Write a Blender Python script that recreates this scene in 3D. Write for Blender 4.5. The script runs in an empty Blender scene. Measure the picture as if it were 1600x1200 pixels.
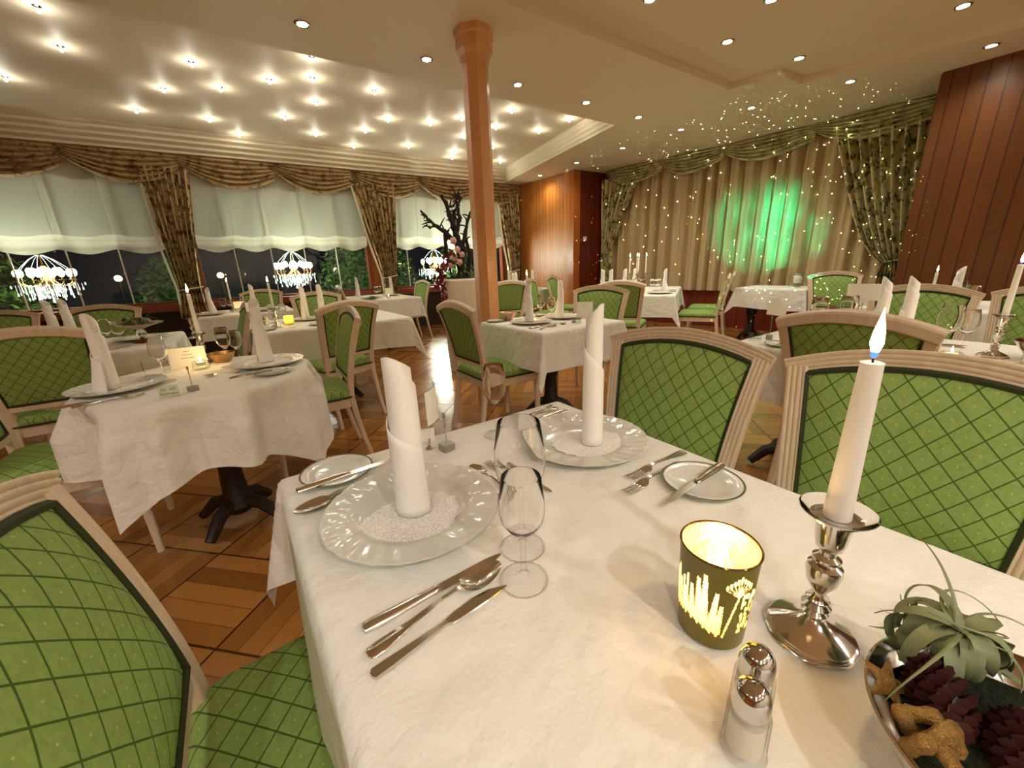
import bpy, math, random
from mathutils import Vector, Matrix
PI = math.pi
rnd = random.Random(7)
scene = bpy.context.scene
COL = scene.collection

def lin(r, g, b, a=1.0):
    f = lambda c: (c / 255 / 12.92) if c / 255 <= 0.04045 else ((c / 255 + 0.055) / 1.055) ** 2.4
    return (f(r), f(g), f(b), a)

# ------------------------------------------------------------------ camera
cam_data = bpy.data.cameras.new('camera')
cam = bpy.data.objects.new('camera', cam_data)
COL.objects.link(cam)
cam_data.sensor_width = 36.0
cam_data.lens = 36.0 * 623.59 / 1600.0
cam_data.clip_start = 0.01
_R = Vector((0.8225940, -0.5674932, -0.0359253))
_U = Vector((0.1927679, 0.2188685, 0.9565235))
_F = Vector((0.5349576, 0.7937557, -0.2894344))
cam.matrix_world = Matrix(((_R.x, _U.x, -_F.x, 0), (_R.y, _U.y, -_F.y, 0), (_R.z, _U.z, -_F.z, 1.19), (0, 0, 0, 1)))
scene.camera = cam

# ------------------------------------------------------------------ world, exposure
world = bpy.data.worlds.new('night')
scene.world = world
world.use_nodes = True
world.node_tree.nodes['Background'].inputs[0].default_value = (0.012, 0.016, 0.022, 1)
world.node_tree.nodes['Background'].inputs[1].default_value = 0.35
scene.view_settings.view_transform = 'Standard'
scene.view_settings.look = 'None'
scene.view_settings.gamma = 1.0
scene.view_settings.use_curve_mapping = False
scene.view_settings.exposure = 0.50

DOWN_W, HIDDEN_W, STAR_W, CANDLE_W = 16.0, 64.0, 0.85, 0.45
WARM = (1.0, 0.94, 0.80)
FLAME = (1.0, 0.62, 0.25)

# ------------------------------------------------------------------ mesh builder
class MB:
    def __init__(s):
        s.v = []; s.f = []; s.m = []
    def add(s, vs, fs, mat=0):
        o = len(s.v)
        s.v += [tuple(p) for p in vs]
        s.f += [tuple(i + o for i in q) for q in fs]
        s.m += [mat] * len(fs)
        return s
    def grid(s, fn, nu, nv, cu=False, mat=0, matf=None):
        vs = []
        for j in range(nv + 1):
            for i in range(nu + (0 if cu else 1)):
                vs.append(fn(i / nu, j / nv))
        w = nu if cu else nu + 1
        fs = []; ms = []
        for j in range(nv):
            for i in range(nu):
                i2 = (i + 1) % w if cu else i + 1
                fs.append((j * w + i, j * w + i2, (j + 1) * w + i2, (j + 1) * w + i))
                ms.append(matf((i + .5) / nu, (j + .5) / nv) if matf else mat)
        s.add(vs, fs); s.m[-len(ms):] = ms
        return s
    def loft(s, rings, cap0=True, cap1=True, mat=0):
        n = len(rings[0]); vs = [p for r in rings for p in r]; fs = []
        for k in range(len(rings) - 1):
            for i in range(n):
                j = (i + 1) % n
                fs.append((k * n + i, k * n + j, (k + 1) * n + j, (k + 1) * n + i))
        if cap0: fs.append(tuple(range(n))[::-1])
        if cap1: fs.append(tuple((len(rings) - 1) * n + i for i in range(n)))
        return s.add(vs, fs, mat)
    def lathe(s, prof, n=24, c=(0, 0, 0), mat=0, warp=None):
        rings = []; prof = list(prof)
        if prof[0][0] > 1e-5 and prof[-1][0] > 1e-5 and prof[0] != prof[-1]: prof.append(prof[0])    # a ring: close its section
        for r, z in prof:
            ring = []
            for i in range(n):
                a = 2 * PI * i / n
                k = warp(a, r, z) if warp else 1.0
                ring.append((c[0] + r * k * math.cos(a), c[1] + r * k * math.sin(a), c[2] + z))
            rings.append(ring)
        return s.loft(rings, False, False, mat)
    def tube(s, path, r, n=8, mat=0, flat=1.0):
        path = [Vector(p) for p in path]; rings = []; prev = None
        for k, p in enumerate(path):
            t = (path[min(k + 1, len(path) - 1)] - path[max(k - 1, 0)])
            t = t.normalized() if t.length > 1e-9 else Vector((0, 0, 1))
            if prev is None:
                a = Vector((0, 0, 1)) if abs(t.z) < .9 else Vector((1, 0, 0))
                x = t.cross(a).normalized()
            else:
                x = (prev - t * prev.dot(t))
                x = x.normalized() if x.length > 1e-9 else t.orthogonal().normalized()
            prev = x; y = t.cross(x)
            rr = r[k] if isinstance(r, (list, tuple)) else r
            rings.append([tuple(p + x * rr * math.cos(2 * PI * i / n) + y * rr * flat * math.sin(2 * PI * i / n)) for i in range(n)])
        return s.loft(rings, True, True, mat)
    def sweep(s, path, prof, adir, bdir, mat=0, cap=True):
        """closed profile (a, b) carried along path; adir/bdir: function(k) -> unit vectors"""
        rings = []
        for k, p in enumerate(path):
            A, B, p = Vector(adir(k)), Vector(bdir(k)), Vector(p)
            rings.append([tuple(p + A * a + B * b) for a, b in prof])
        return s.loft(rings, cap, cap, mat)
    def box(s, c, d, rz=0.0, mat=0):
        x, y, z = d[0] / 2, d[1] / 2, d[2] / 2
        ca, sa = math.cos(rz), math.sin(rz)
        vs = []
        for dz in (-z, z):
            for dx, dy in ((-x, -y), (x, -y), (x, y), (-x, y)):
                vs.append((c[0] + dx * ca - dy * sa, c[1] + dx * sa + dy * ca, c[2] + dz))
        return s.add(vs, [(3, 2, 1, 0), (4, 5, 6, 7), (0, 1, 5, 4), (1, 2, 6, 5), (2, 3, 7, 6), (3, 0, 4, 7)], mat)
    def bar(s, a, b, w, h, mat=0):
        a, b = Vector(a), Vector(b); t = (b - a).normalized()
        u = Vector((0, 0, 1)) if abs(t.z) < .95 else Vector((1, 0, 0))
        x = t.cross(u).normalized(); y = x.cross(t)
        q = [(-w / 2, -h / 2), (w / 2, -h / 2), (w / 2, h / 2), (-w / 2, h / 2)]
        return s.loft([[tuple(p + x * i + y * j) for i, j in q] for p in (a, b)], True, True, mat)
    def poly(s, pts, mat=0):
        return s.add(pts, [tuple(range(len(pts)))], mat)
    def ell(s, c, d, n=12, m=8, mat=0, M=None):
        rings = []
        for k in range(m + 1):
            t = PI * k / m; rr = max(math.sin(t), 1e-4)
            ring = []
            for i in range(n):
                p = Vector((d[0] * rr * math.cos(2 * PI * i / n), d[1] * rr * math.sin(2 * PI * i / n), -d[2] * math.cos(t)))
                if M: p = M @ p
                ring.append((c[0] + p.x, c[1] + p.y, c[2] + p.z))
            rings.append(ring)
        return s.loft(rings, True, True, mat)

def rrect(hx, hy, r, z, n=5, cx=0, cy=0):
    pts = []
    for k, (sx, sy) in enumerate(((1, 1), (-1, 1), (-1, -1), (1, -1))):
        for i in range(n + 1):
            a = PI / 2 * (k + i / n)
            pts.append((cx + sx * (hx - r) + r * math.cos(a), cy + sy * (hy - r) + r * math.sin(a), z))
    return pts

def obj(name, mb, mats, parent=None, sharp=40, loc=None, rz=0):
    me = bpy.data.meshes.new(name)
    me.from_pydata(mb.v, [], mb.f)
    mats = mats if isinstance(mats, (list, tuple)) else [mats]
    for m in mats: me.materials.append(m)
    if len(mats) > 1: me.polygons.foreach_set('material_index', mb.m)
    me.polygons.foreach_set('use_smooth', [True] * len(me.polygons))
    me.update(); me.validate()
    me.set_sharp_from_angle(angle=math.radians(sharp))
    o = bpy.data.objects.new(name, me); COL.objects.link(o)
    if parent: o.parent = parent
    if loc: o.location = loc
    o.rotation_euler.z = rz
    return o
def tag(o, label, cat, group=None, kind=None):
    o['label'] = label; o['category'] = cat
    if group: o['group'] = group
    if kind: o['kind'] = kind
    return o
def thing(name, loc=(0, 0, 0), rz=0.0):
    o = bpy.data.objects.new(name, None); COL.objects.link(o)
    o.location = loc; o.rotation_euler.z = rz; o.empty_display_size = .05
    return o
def struct(name, mb, mats, sharp=40):
    o = obj(name, mb, mats, None, sharp); o['kind'] = 'structure'; return o
def copy_tree(o, parent=None):
    c = o.copy(); COL.objects.link(c)
    if parent: c.parent = parent
    for ch in list(o.children): copy_tree(ch, c)
    return c
PROTO = {}
def place(key, builder, loc, rz, label, cat, group=None, scale=None):
    """first call moves the builder's own object, later calls copy it with its parts"""
    if key not in PROTO:
        PROTO[key] = builder(); o = PROTO[key]
    else:
        o = copy_tree(PROTO[key])
    o.location = loc; o.rotation_euler = (0, 0, rz)
    o.scale = scale if scale else (1, 1, 1)
    if 'group' in o: del o['group']
    return tag(o, label, cat, group)
def point(name, parent, loc, w, col, r=.03):
    d = bpy.data.lights.new(name, 'POINT'); d.energy = w; d.color = col; d.shadow_soft_size = r
    o = bpy.data.objects.new(name, d); COL.objects.link(o); o.parent = parent; o.location = loc
    return o

# ------------------------------------------------------------------ materials
class NT:
    def __init__(s, name):
        s.mat = bpy.data.materials.new(name); s.mat.use_nodes = True
        s.t = s.mat.node_tree; s.t.nodes.clear()
        s.out = s.n('ShaderNodeOutputMaterial')
    def n(s, kind, **kw):
        x = s.t.nodes.new(kind)
        for k, v in kw.items(): setattr(x, k, v)
        return x
    def l(s, a, b): s.t.links.new(a, b)
    def set(s, sock, val):
        if hasattr(val, 'is_output'): s.l(val, sock)
        else: sock.default_value = val
    def math(s, op, a, b=0.0, c=0.0):
        x = s.n('ShaderNodeMath', operation=op)
        s.set(x.inputs[0], a); s.set(x.inputs[1], b); s.set(x.inputs[2], c)
        return x.outputs[0]
    def mix(s, fac, a, b):
        x = s.n('ShaderNodeMix', data_type='RGBA')
        s.set(x.inputs[0], fac); s.set(x.inputs[6], a); s.set(x.inputs[7], b)
        return x.outputs[2]
    def coords(s, kind='Object'):
        return s.n('ShaderNodeTexCoord').outputs[kind]
    def mapped(s, vec, scale=(1, 1, 1), rot=(0, 0, 0)):
        m = s.n('ShaderNodeMapping'); s.l(vec, m.inputs[0])
        m.inputs['Scale'].default_value = scale; m.inputs['Rotation'].default_value = rot
        return m.outputs[0]
    def xyz(s, vec):
        x = s.n('ShaderNodeSeparateXYZ'); s.l(vec, x.inputs[0]); return x.outputs
    def noise(s, vec, scale, detail=3.0, rough=.55):
        x = s.n('ShaderNodeTexNoise'); s.l(vec, x.inputs['Vector'])
        x.inputs['Scale'].default_value = scale; x.inputs['Detail'].default_value = detail; x.inputs['Roughness'].default_value = rough
        return x.outputs['Fac']
    def ramp(s, fac, stops):
        x = s.n('ShaderNodeValToRGB'); s.l(fac, x.inputs[0]); e = x.color_ramp.elements
        while len(e) < len(stops): e.new(.5)
        for k, (p, c) in enumerate(stops): e[k].position = p; e[k].color = c
        return x.outputs[0]
    def bump(s, h, strength=.3, dist=.01):
        b = s.n('ShaderNodeBump'); s.l(h, b.inputs['Height'])
        b.inputs['Strength'].default_value = strength; b.inputs['Distance'].default_value = dist
        return b.outputs[0]
    def pbr(s, color, rough=.5, metal=0.0, normal=None, spec=.5, **kw):
        p = s.n('ShaderNodeBsdfPrincipled')
        s.set(p.inputs['Base Color'], color); s.set(p.inputs['Roughness'], rough); s.set(p.inputs['Metallic'], metal)
        p.inputs['Specular IOR Level'].default_value = spec
        if normal: s.l(normal, p.inputs['Normal'])
        for k, v in kw.items(): s.set(p.inputs[k.replace('_', ' ')], v)
        return p.outputs[0]
    def done(s, shader):
        s.l(shader, s.out.inputs[0]); return s.mat

def plain(name, col, rough=.5, metal=0.0, spec=.5, bump=None):
    t = NT(name); nrm = None
    if bump: nrm = t.bump(t.noise(t.coords(), bump[0]), bump[1], .005)
    return t.done(t.pbr(col, rough, metal, nrm, spec))
def emitter(name, col, strength):
    t = NT(name); e = t.n('ShaderNodeEmission')
    e.inputs[0].default_value = (*col, 1) if len(col) == 3 else col; e.inputs[1].default_value = strength
    return t.done(e.outputs[0])
def wood(name, c1, c2, rough=.4, axis=2, scale=6.0, plank=None, spec=.5):
    t = NT(name); co = t.coords()
    sc = [1.0, 1.0, 1.0]; sc[axis] = .08
    g = t.noise(t.mapped(co, tuple(sc)), scale * 5, 5.0, .6)
    colr = t.mix(g, c1, c2); nrm = t.bump(g, .08, .004)
    if plank:                                             # vertical tongue-and-groove boards, pitch along x+y
        x = t.xyz(co); u = t.math('DIVIDE', t.math('ADD', x[0], x[1]), plank)
        fr = t.math('FRACT', u); gr = t.math('LESS_THAN', fr, .085)
        colr = t.mix(t.math('MULTIPLY', gr, .75), colr, lin(40, 16, 8))
        wn = t.n('ShaderNodeTexWhiteNoise', noise_dimensions='1D'); t.l(t.math('FLOOR', u), wn.inputs['W'])
        hs = t.n('ShaderNodeHueSaturation'); t.l(colr, hs.inputs['Color'])
        t.l(t.math('MULTIPLY_ADD', wn.outputs[0], .25, .87), hs.inputs['Value']); colr = hs.outputs[0]
        nrm = t.bump(t.math('SUBTRACT', 1.0, gr), .6, .006)
    return t.done(t.pbr(colr, rough, 0, nrm, spec))

def m_upholstery(name, axes):
    t = NT(name); x = t.xyz(t.coords()); a, b = x[axes[0]], x[axes[1]]
    u = t.math('DIVIDE', t.math('ADD', a, t.math('MULTIPLY', b, .86)), .052)
    w = t.math('DIVIDE', t.math('SUBTRACT', a, t.math('MULTIPLY', b, .86)), .052)
    fu, fw = t.math('FRACT', u), t.math('FRACT', w)
    near = lambda f: t.math('LESS_THAN', t.math('ABSOLUTE', t.math('SUBTRACT', f, .5)), .034)
    line = t.math('MAXIMUM', near(fu), near(fw))
    cu = t.math('ABSOLUTE', t.math('SUBTRACT', t.math('ABSOLUTE', t.math('SUBTRACT', fu, .5)), .5))
    cw = t.math('ABSOLUTE', t.math('SUBTRACT', t.math('ABSOLUTE', t.math('SUBTRACT', fw, .5)), .5))
    dot = t.math('LESS_THAN', t.math('ADD', cu, cw), .05)
    nz = t.noise(t.coords(), 95.0, 3.0, .7)
    base = t.mix(nz, lin(112, 142, 66), lin(160, 186, 106))
    base = t.mix(dot, base, lin(186, 196, 120))
    colr = t.mix(t.math('MULTIPLY', line, .85), base, lin(50, 76, 18))
    h = t.math('ADD', t.math('MULTIPLY', nz, .5), t.math('MULTIPLY', line, -1.2))
    return t.done(t.pbr(colr, .8, 0, t.bump(h, .35, .003), .25))
def m_cloth(name, col, fine=1.0):
    t = NT(name); co = t.coords()
    w = t.n('ShaderNodeTexWave', wave_type='RINGS'); t.l(co, w.inputs['Vector'])
    w.inputs['Scale'].default_value = 2.2; w.inputs['Distortion'].default_value = 9.0; w.inputs['Detail'].default_value = 2.0; w.inputs['Detail Scale'].default_value = 2.0
    band = t.math('LESS_THAN', t.math('ABSOLUTE', t.math('SUBTRACT', w.outputs['Fac'], .5)), .13)
    h = t.math('ADD', t.math('MULTIPLY', band, .30), t.math('MULTIPLY', t.noise(co, 10.0, 5.0, .62), 1.8))
    colr = t.mix(t.math('MULTIPLY', band, .10), col, (col[0] * .86, col[1] * .86, col[2] * .86, 1))
    return t.done(t.pbr(colr, .75, 0, t.bump(h, .60 * fine, .012), .25))
def m_floral(name, light, dark, lo=.50, hi=.56):
    t = NT(name); co = t.coords()
    n1 = t.noise(co, 11.0, 2.0, .5); n2 = t.noise(co, 30.0, 2.0, .5)
    f = t.math('ADD', t.math('MULTIPLY', n1, .62), t.math('MULTIPLY', n2, .38))
    c = t.ramp(f, [(lo, light), (hi, dark)])
    return t.done(t.pbr(c, .65, 0, t.bump(t.noise(co, 150), .1, .003), .3))
def m_thin_glass(name, tint=(.985, .99, .985, 1), edge=.42, rough=.015, base=.045):
    t = NT(name)
    lw = t.n('ShaderNodeLayerWeight'); lw.inputs[0].default_value = .25
    tr = t.n('ShaderNodeBsdfTransparent')
    dark = (tint[0] * edge, tint[1] * edge, tint[2] * edge, 1)
    t.l(t.mix(t.math('POWER', lw.outputs['Facing'], 3.0), tint, dark), tr.inputs[0])
    gl = t.n('ShaderNodeBsdfGlossy'); gl.inputs['Roughness'].default_value = rough
    mx = t.n('ShaderNodeMixShader')
    t.l(t.math('ADD', t.math('MULTIPLY', t.math('POWER', lw.outputs['Facing'], 3.0), .85), base), mx.inputs[0])
    t.l(tr.outputs[0], mx.inputs[1]); t.l(gl.outputs[0], mx.inputs[2])
    return t.done(mx.outputs[0])
def m_sheer(name, col, alpha):
    t = NT(name)
    tr = t.n('ShaderNodeBsdfTransparent')
    d = t.n('ShaderNodeBsdfDiffuse'); d.inputs[0].default_value = col
    tl = t.n('ShaderNodeBsdfTranslucent'); tl.inputs[0].default_value = col
    a = t.n('ShaderNodeMixShader'); a.inputs[0].default_value = .4; t.l(d.outputs[0], a.inputs[1]); t.l(tl.outputs[0], a.inputs[2])
    b = t.n('ShaderNodeMixShader'); b.inputs[0].default_value = alpha; t.l(tr.outputs[0], b.inputs[1]); t.l(a.outputs[0], b.inputs[2])
    return t.done(b.outputs[0])
def m_translucent(name, col, amount=.5, rough=.35):
    t = NT(name)
    p = t.pbr(col, rough)
    tl = t.n('ShaderNodeBsdfTranslucent'); tl.inputs[0].default_value = col
    b = t.n('ShaderNodeMixShader'); b.inputs[0].default_value = amount
    t.l(p, b.inputs[1]); t.l(tl.outputs[0], b.inputs[2])
    return t.done(b.outputs[0])
def m_floor():
    t = NT('parquet'); co = t.mapped(t.coords(), (1, 1, 1), (0, 0, math.radians(45.5)))
    x = t.xyz(co); S = .40; N = 5.0
    u, v = t.math('DIVIDE', x[0], S), t.math('DIVIDE', x[1], S)
    iu, iv = t.math('FLOOR', u), t.math('FLOOR', v)
    par = t.math('MODULO', t.math('ABSOLUTE', t.math('ADD', iu, iv)), 2.0)
    fu, fv = t.math('FRACT', u), t.math('FRACT', v)
    w = t.math('ADD', t.math('MULTIPLY', par, fu), t.math('MULTIPLY', t.math('SUBTRACT', 1.0, par), fv))
    s = t.math('MULTIPLY', w, N); fs = t.math('FRACT', s)
    idx = t.math('ADD', t.math('ADD', t.math('MULTIPLY', iu, 7.13), t.math('MULTIPLY', iv, 13.7)), t.math('FLOOR', s))
    wn = t.n('ShaderNodeTexWhiteNoise', noise_dimensions='1D'); t.l(idx, wn.inputs['W'])
    edge = lambda f, k: t.math('GREATER_THAN', t.math('ABSOLUTE', t.math('SUBTRACT', f, .5)), k)
    seam = t.math('MULTIPLY', edge(fs, .472), .45)
    cell = t.math('MULTIPLY', t.math('MAXIMUM', edge(fu, .489), edge(fv, .489)), .9)
    ln = t.math('MAXIMUM', seam, cell)
    grain = t.noise(t.coords(), 28.0, 5.0, .65)
    base = t.mix(wn.outputs[0], lin(138, 90, 38), lin(188, 130, 64))
    base = t.mix(t.math('MULTIPLY', grain, .5), base, lin(120, 72, 28))
    colr = t.mix(ln, base, lin(44, 20, 8))
    h = t.math('ADD', t.math('SUBTRACT', 1.0, ln), t.math('MULTIPLY', t.noise(t.coords(), 3.0, 2.0), .8))
    r = t.math('MULTIPLY_ADD', grain, .12, .17)
    return t.done(t.pbr(colr, r, 0, t.bump(h, .12, .004), .5))

M = {}
M['floor'] = m_floor()
M['ceil'] = plain('ceiling_plaster', lin(222, 210, 186), .55, 0, .3, (30.0, .12))
M['trim'] = plain('painted_moulding', lin(222, 210, 184), .5, 0, .3)
M['panel'] = wood('orange_wood_panel', lin(204, 134, 58), lin(172, 100, 38), .38, 2, 4.0, .105)
M['panel_plain'] = wood('orange_wood_board', lin(182, 104, 40), lin(150, 78, 26), .3, 2, 4.0)
M['panel_red'] = wood('red_wood_panel', lin(112, 66, 24), lin(86, 46, 14), .35, 2, 4.0, .12)
M['panel_dark'] = wood('dark_red_wood_panel', lin(120, 44, 24), lin(88, 26, 14), .35, 2, 4.0, .12)
M['pillar'] = wood('pillar_wood', lin(218, 168, 120), lin(196, 140, 92), .3, 2, 4.0)
M['sill'] = wood('sill_wood', lin(150, 72, 40), lin(112, 48, 24), .3, 0, 4.0)
M['dark_wood'] = plain('dark_wood', lin(30, 14, 10), .5)
M['oak'] = wood('limed_oak', lin(228, 211, 186), lin(196, 172, 142), .5, 2, 10.0)
M['uph_back'] = m_upholstery('green_diamond_back', (1, 2))
M['uph_seat'] = m_upholstery('green_diamond_seat', (0, 1))
M['piping'] = plain('dark_green_piping', lin(42, 52, 14), .8)
M['cloth'] = m_cloth('white_damask', lin(236, 234, 226))
M['cloth_crumpled'] = m_cloth('crumpled_white_damask', lin(236, 234, 224), 1.9)
M['napkin'] = plain('white_napkin', lin(244, 242, 238), .7, 0, .2, (140.0, .06))
M['china'] = plain('white_china', lin(214, 214, 204), .12)
M['china_green'] = plain('green_rim_glaze', lin(92, 100, 74), .15)
_t = NT('paper_lace'); _v = _t.n('ShaderNodeTexVoronoi', feature='DISTANCE_TO_EDGE'); _t.l(_t.coords(), _v.inputs['Vector']); _v.inputs['Scale'].default_value = 250
_e = _t.math('GREATER_THAN', _v.outputs['Distance'], .16)
M['doily'] = _t.done(_t.pbr(_t.mix(_t.math('MULTIPLY', _e, .7), lin(246, 244, 238), lin(176, 176, 166)), .8, 0, _t.bump(_e, -.6, .002), .2))
_t = NT('drinking_glass'); M['glass'] = _t.done(_t.pbr((1, 1, 1, 1), .0, 0, None, .5, Transmission_Weight=1.0, IOR=1.28))
M['glass_foot'] = m_thin_glass('glass_foot', (.995, .995, .995, 1), .55, .015, .035)
M['pane'] = m_thin_glass('window_pane', (.92, .97, .94, 1), .8, .03, .03)
M['clear'] = m_thin_glass('shaker_glass', (.97, .97, .96, 1), .5, .02, .06)
M['acrylic'] = m_thin_glass('acrylic', (.88, .92, .86, 1), .6, .05, .06)
M['silver'] = plain('polished_silver', lin(216, 212, 204), .13, 1.0)
M['steel'] = plain('cutlery_steel', lin(206, 202, 192), .17, 1.0)
M['chrome'] = plain('chrome', lin(200, 198, 196), .05, 1.0)
M['brushed'] = plain('brushed_metal', lin(170, 166, 158), .4, 1.0, .5, (200.0, .2))
M['brass'] = plain('old_brass', lin(150, 110, 60), .3, 1.0)
M['wax'] = m_translucent('candle_wax', lin(245, 243, 236), .30, .45)
M['wick'] = plain('wick', lin(25, 20, 18), .9)
M['flame'] = emitter('flame', (1.0, .70, .30), 42.0)
M['flame_blue'] = emitter('flame_base', (.10, .22, .9), 1.6)
M['card'] = plain('white_card', lin(238, 234, 222), .6)
M['ink'] = plain('ink', lin(70, 66, 58), .7)
M['curtain'] = m_floral('brown_floral_curtain', lin(192, 168, 120), lin(88, 70, 36), .50, .57)
M['swag'] = m_floral('brown_floral_swag', lin(190, 164, 122), lin(118, 92, 56), .50, .60)
M['curtain_green_lit'] = m_floral('green_lit_floral_curtain', lin(202, 190, 142), lin(94, 98, 52), .51, .57)  # floral curtain print with the green lighting mixed into its colours
M['swag_green_lit'] = m_floral('green_lit_floral_swag', lin(214, 206, 160), lin(150, 150, 104), .48, .60)  # swag print, greener and paler because green light is tinted in
M['lining'] = plain('cream_lining', lin(226, 218, 190), .7)
M['beige'] = plain('beige_velvet', lin(190, 168, 128), .75, 0, .2, (90.0, .08))
M['sheer'] = m_sheer('sheer_blind', lin(226, 232, 216), .66)
M['sheer_hem'] = m_sheer('sheer_blind_hem', lin(238, 238, 222), .88)
M['white_metal'] = plain('white_strip', lin(225, 222, 205), .4)
M['bulb'] = emitter('chandelier_bulb', (1.0, .93, .74), 40.0)
M['crystal'] = emitter('self_glowing_crystal', (.92, 1.0, .85), 3.0)  # crystals emit by themselves, standing in for glints of bulb light
M['lens'] = emitter('downlight_lens', (1.0, .86, .62), 38.0)
M['star'] = emitter('star_spot_crystal', (1.0, .84, .56), 26.0)
M['leaf_night'] = plain('garden_leaf', lin(60, 96, 40), .5)
M['bark'] = plain('dark_branch', lin(36, 24, 20), .8, 0, .3, (60.0, .6))
M['pot'] = plain('ribbed_white_pot', lin(226, 216, 194), .5)
M['petal'] = m_translucent('orchid_petal', lin(222, 178, 172), .3)
M['red_leaf'] = m_translucent('dark_red_leaf', lin(122, 34, 48), .3)
M['leaf'] = plain('green_leaf', lin(72, 96, 52), .45)
M['air_leaf'] = m_translucent('air_plant_leaf', lin(134, 144, 104), .2, .5)
M['cone'] = plain('pine_cone', lin(60, 24, 20), .45)
M['gold'] = plain('gold_glitter', lin(184, 148, 88), .30, 1.0, .5, (700.0, 1.0))
M['gold_plain'] = plain('gold_bowl', lin(190, 150, 100), .3, 1.0)
M['pinkgold'] = plain('rose_bowl', lin(196, 164, 140), .28, .8)
M['salt'] = plain('salt', lin(228, 218, 200), .8)
M['night_ground'] = plain('night_ground', lin(30, 32, 26), .9)
M['orange_lamp'] = emitter('street_lamp_glow', (1.0, .55, .18), 14.0)
M['plastic'] = plain('white_plastic', lin(230, 226, 214), .4)

# votive glass: olive gold lacquer with clear etched plants the flame shines through
def m_votive(name, col, trans):
    t = NT(name)
    p = t.pbr(col, .35, 0, t.bump(t.noise(t.coords(), 60), .05, .002))
    tl = t.n('ShaderNodeBsdfTranslucent'); tl.inputs[0].default_value = col
    b = t.n('ShaderNodeMixShader'); b.inputs[0].default_value = trans
    t.l(p, b.inputs[1]); t.l(tl.outputs[0], b.inputs[2]); return t.done(b.outputs[0])
M['votive'] = m_votive('olive_gold_glass', lin(112, 104, 34), .05)
M['votive_etch'] = m_votive('etched_clear_glass', lin(255, 246, 176), .85)
M['votive_in'] = plain('silvered_inside', lin(226, 206, 160), .3, .7, .5, (90.0, .5))

# ================================================================== ROOM
CZ, TZ, RZ = 2.80, 3.02, 2.86          # soffit, window tray, shallow recess
WY = 7.90                              # window wall
mb = MB(); mb.poly([(-4.6, -3.6, 0), (7.3, -3.6, 0), (7.3, 8.0, 0), (-4.6, 8.0, 0)]); struct('floor', mb, M['floor'])
mb = MB()
P2 = lambda pts, z: [(x, y, z) for x, y in pts][::-1]
for q in ([(-4.6, 2.6), (4.57, 2.62), (4.36, 3.95), (-4.6, 3.92)], [(4.57, 2.62), (7.3, 2.62), (7.3, 3.95), (4.36, 3.95)],
          [(4.36, 3.95), (7.3, 3.95), (7.3, 8.0), (5.2, 8.0), (5.14, 7.65)], [(-4.6, 7.65), (5.14, 7.65), (5.2, 8.0), (-4.6, 8.0)],
          [(4.57, 2.62), (4.65, 2.2), (5.09, 2.19), (7.3, 2.19), (7.3, 2.62)], [(5.09, 2.19), (5.45, .8), (7.3, .8), (7.3, 2.19)],
          [(5.45, .8), (5.6, -3.6), (7.3, -3.6), (7.3, .8)]):
    mb.poly(P2(q, CZ))
mb.poly(P2([(-4.6, 3.6), (5.4, 3.6), (5.4, 7.8), (-4.6, 7.8)], TZ))
mb.poly(P2([(-4.6, -3.6), (5.75, -3.6), (5.75, 2.9), (-4.6, 2.9)], RZ))
struct('ceiling', mb, M['ceil'])
edge = [(-4.6, 2.6), (4.57, 2.62), (4.65, 2.2), (5.09, 2.19), (5.45, .8), (5.6, -3.6)]
mb = MB()
for a, b in zip(edge, edge[1:]): mb.poly([(*a, CZ), (*b, CZ), (*b, RZ + .002), (*a, RZ + .002)])
struct('trim_1', mb, M['trim'])
# stepped cornice of the window tray: along the windows and along its right end
def cornice(w):
    hh = TZ - CZ; p = [(0, 0)]; n = 4
    for k in range(n):
        a0, a1 = w * k / n, w * (k + 1) / n; z0, z1 = hh * k / n, hh * (k + 1) / n
        p += [(a0, z0 + hh / n * .45), (a0 + (a1 - a0) * .25, z0 + hh / n * .6), (a0 + (a1 - a0) * .7, z0 + hh / n * .75), (a1, z1 - hh / n * .1), (a1, z1)]
    return p
mb = MB(); c1 = cornice(.31); c2 = cornice(.09)
mb.grid(lambda u, v: (-4.6 + 9.74 * u, 7.65 - c1[round(v * 20)][0], CZ + c1[round(v * 20)][1]), 1, 20)
mb.grid(lambda u, v: (4.36 + .78 * u - c2[round(v * 20)][0], 3.95 + 3.7 * u, CZ + c2[round(v * 20)][1]), 1, 20)
mb.poly([(-4.6, 3.92, CZ), (4.36, 3.95, CZ), (4.36, 3.95, TZ), (-4.6, 3.92, TZ)])
struct('trim_2', mb, M['trim'], 25)

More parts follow.
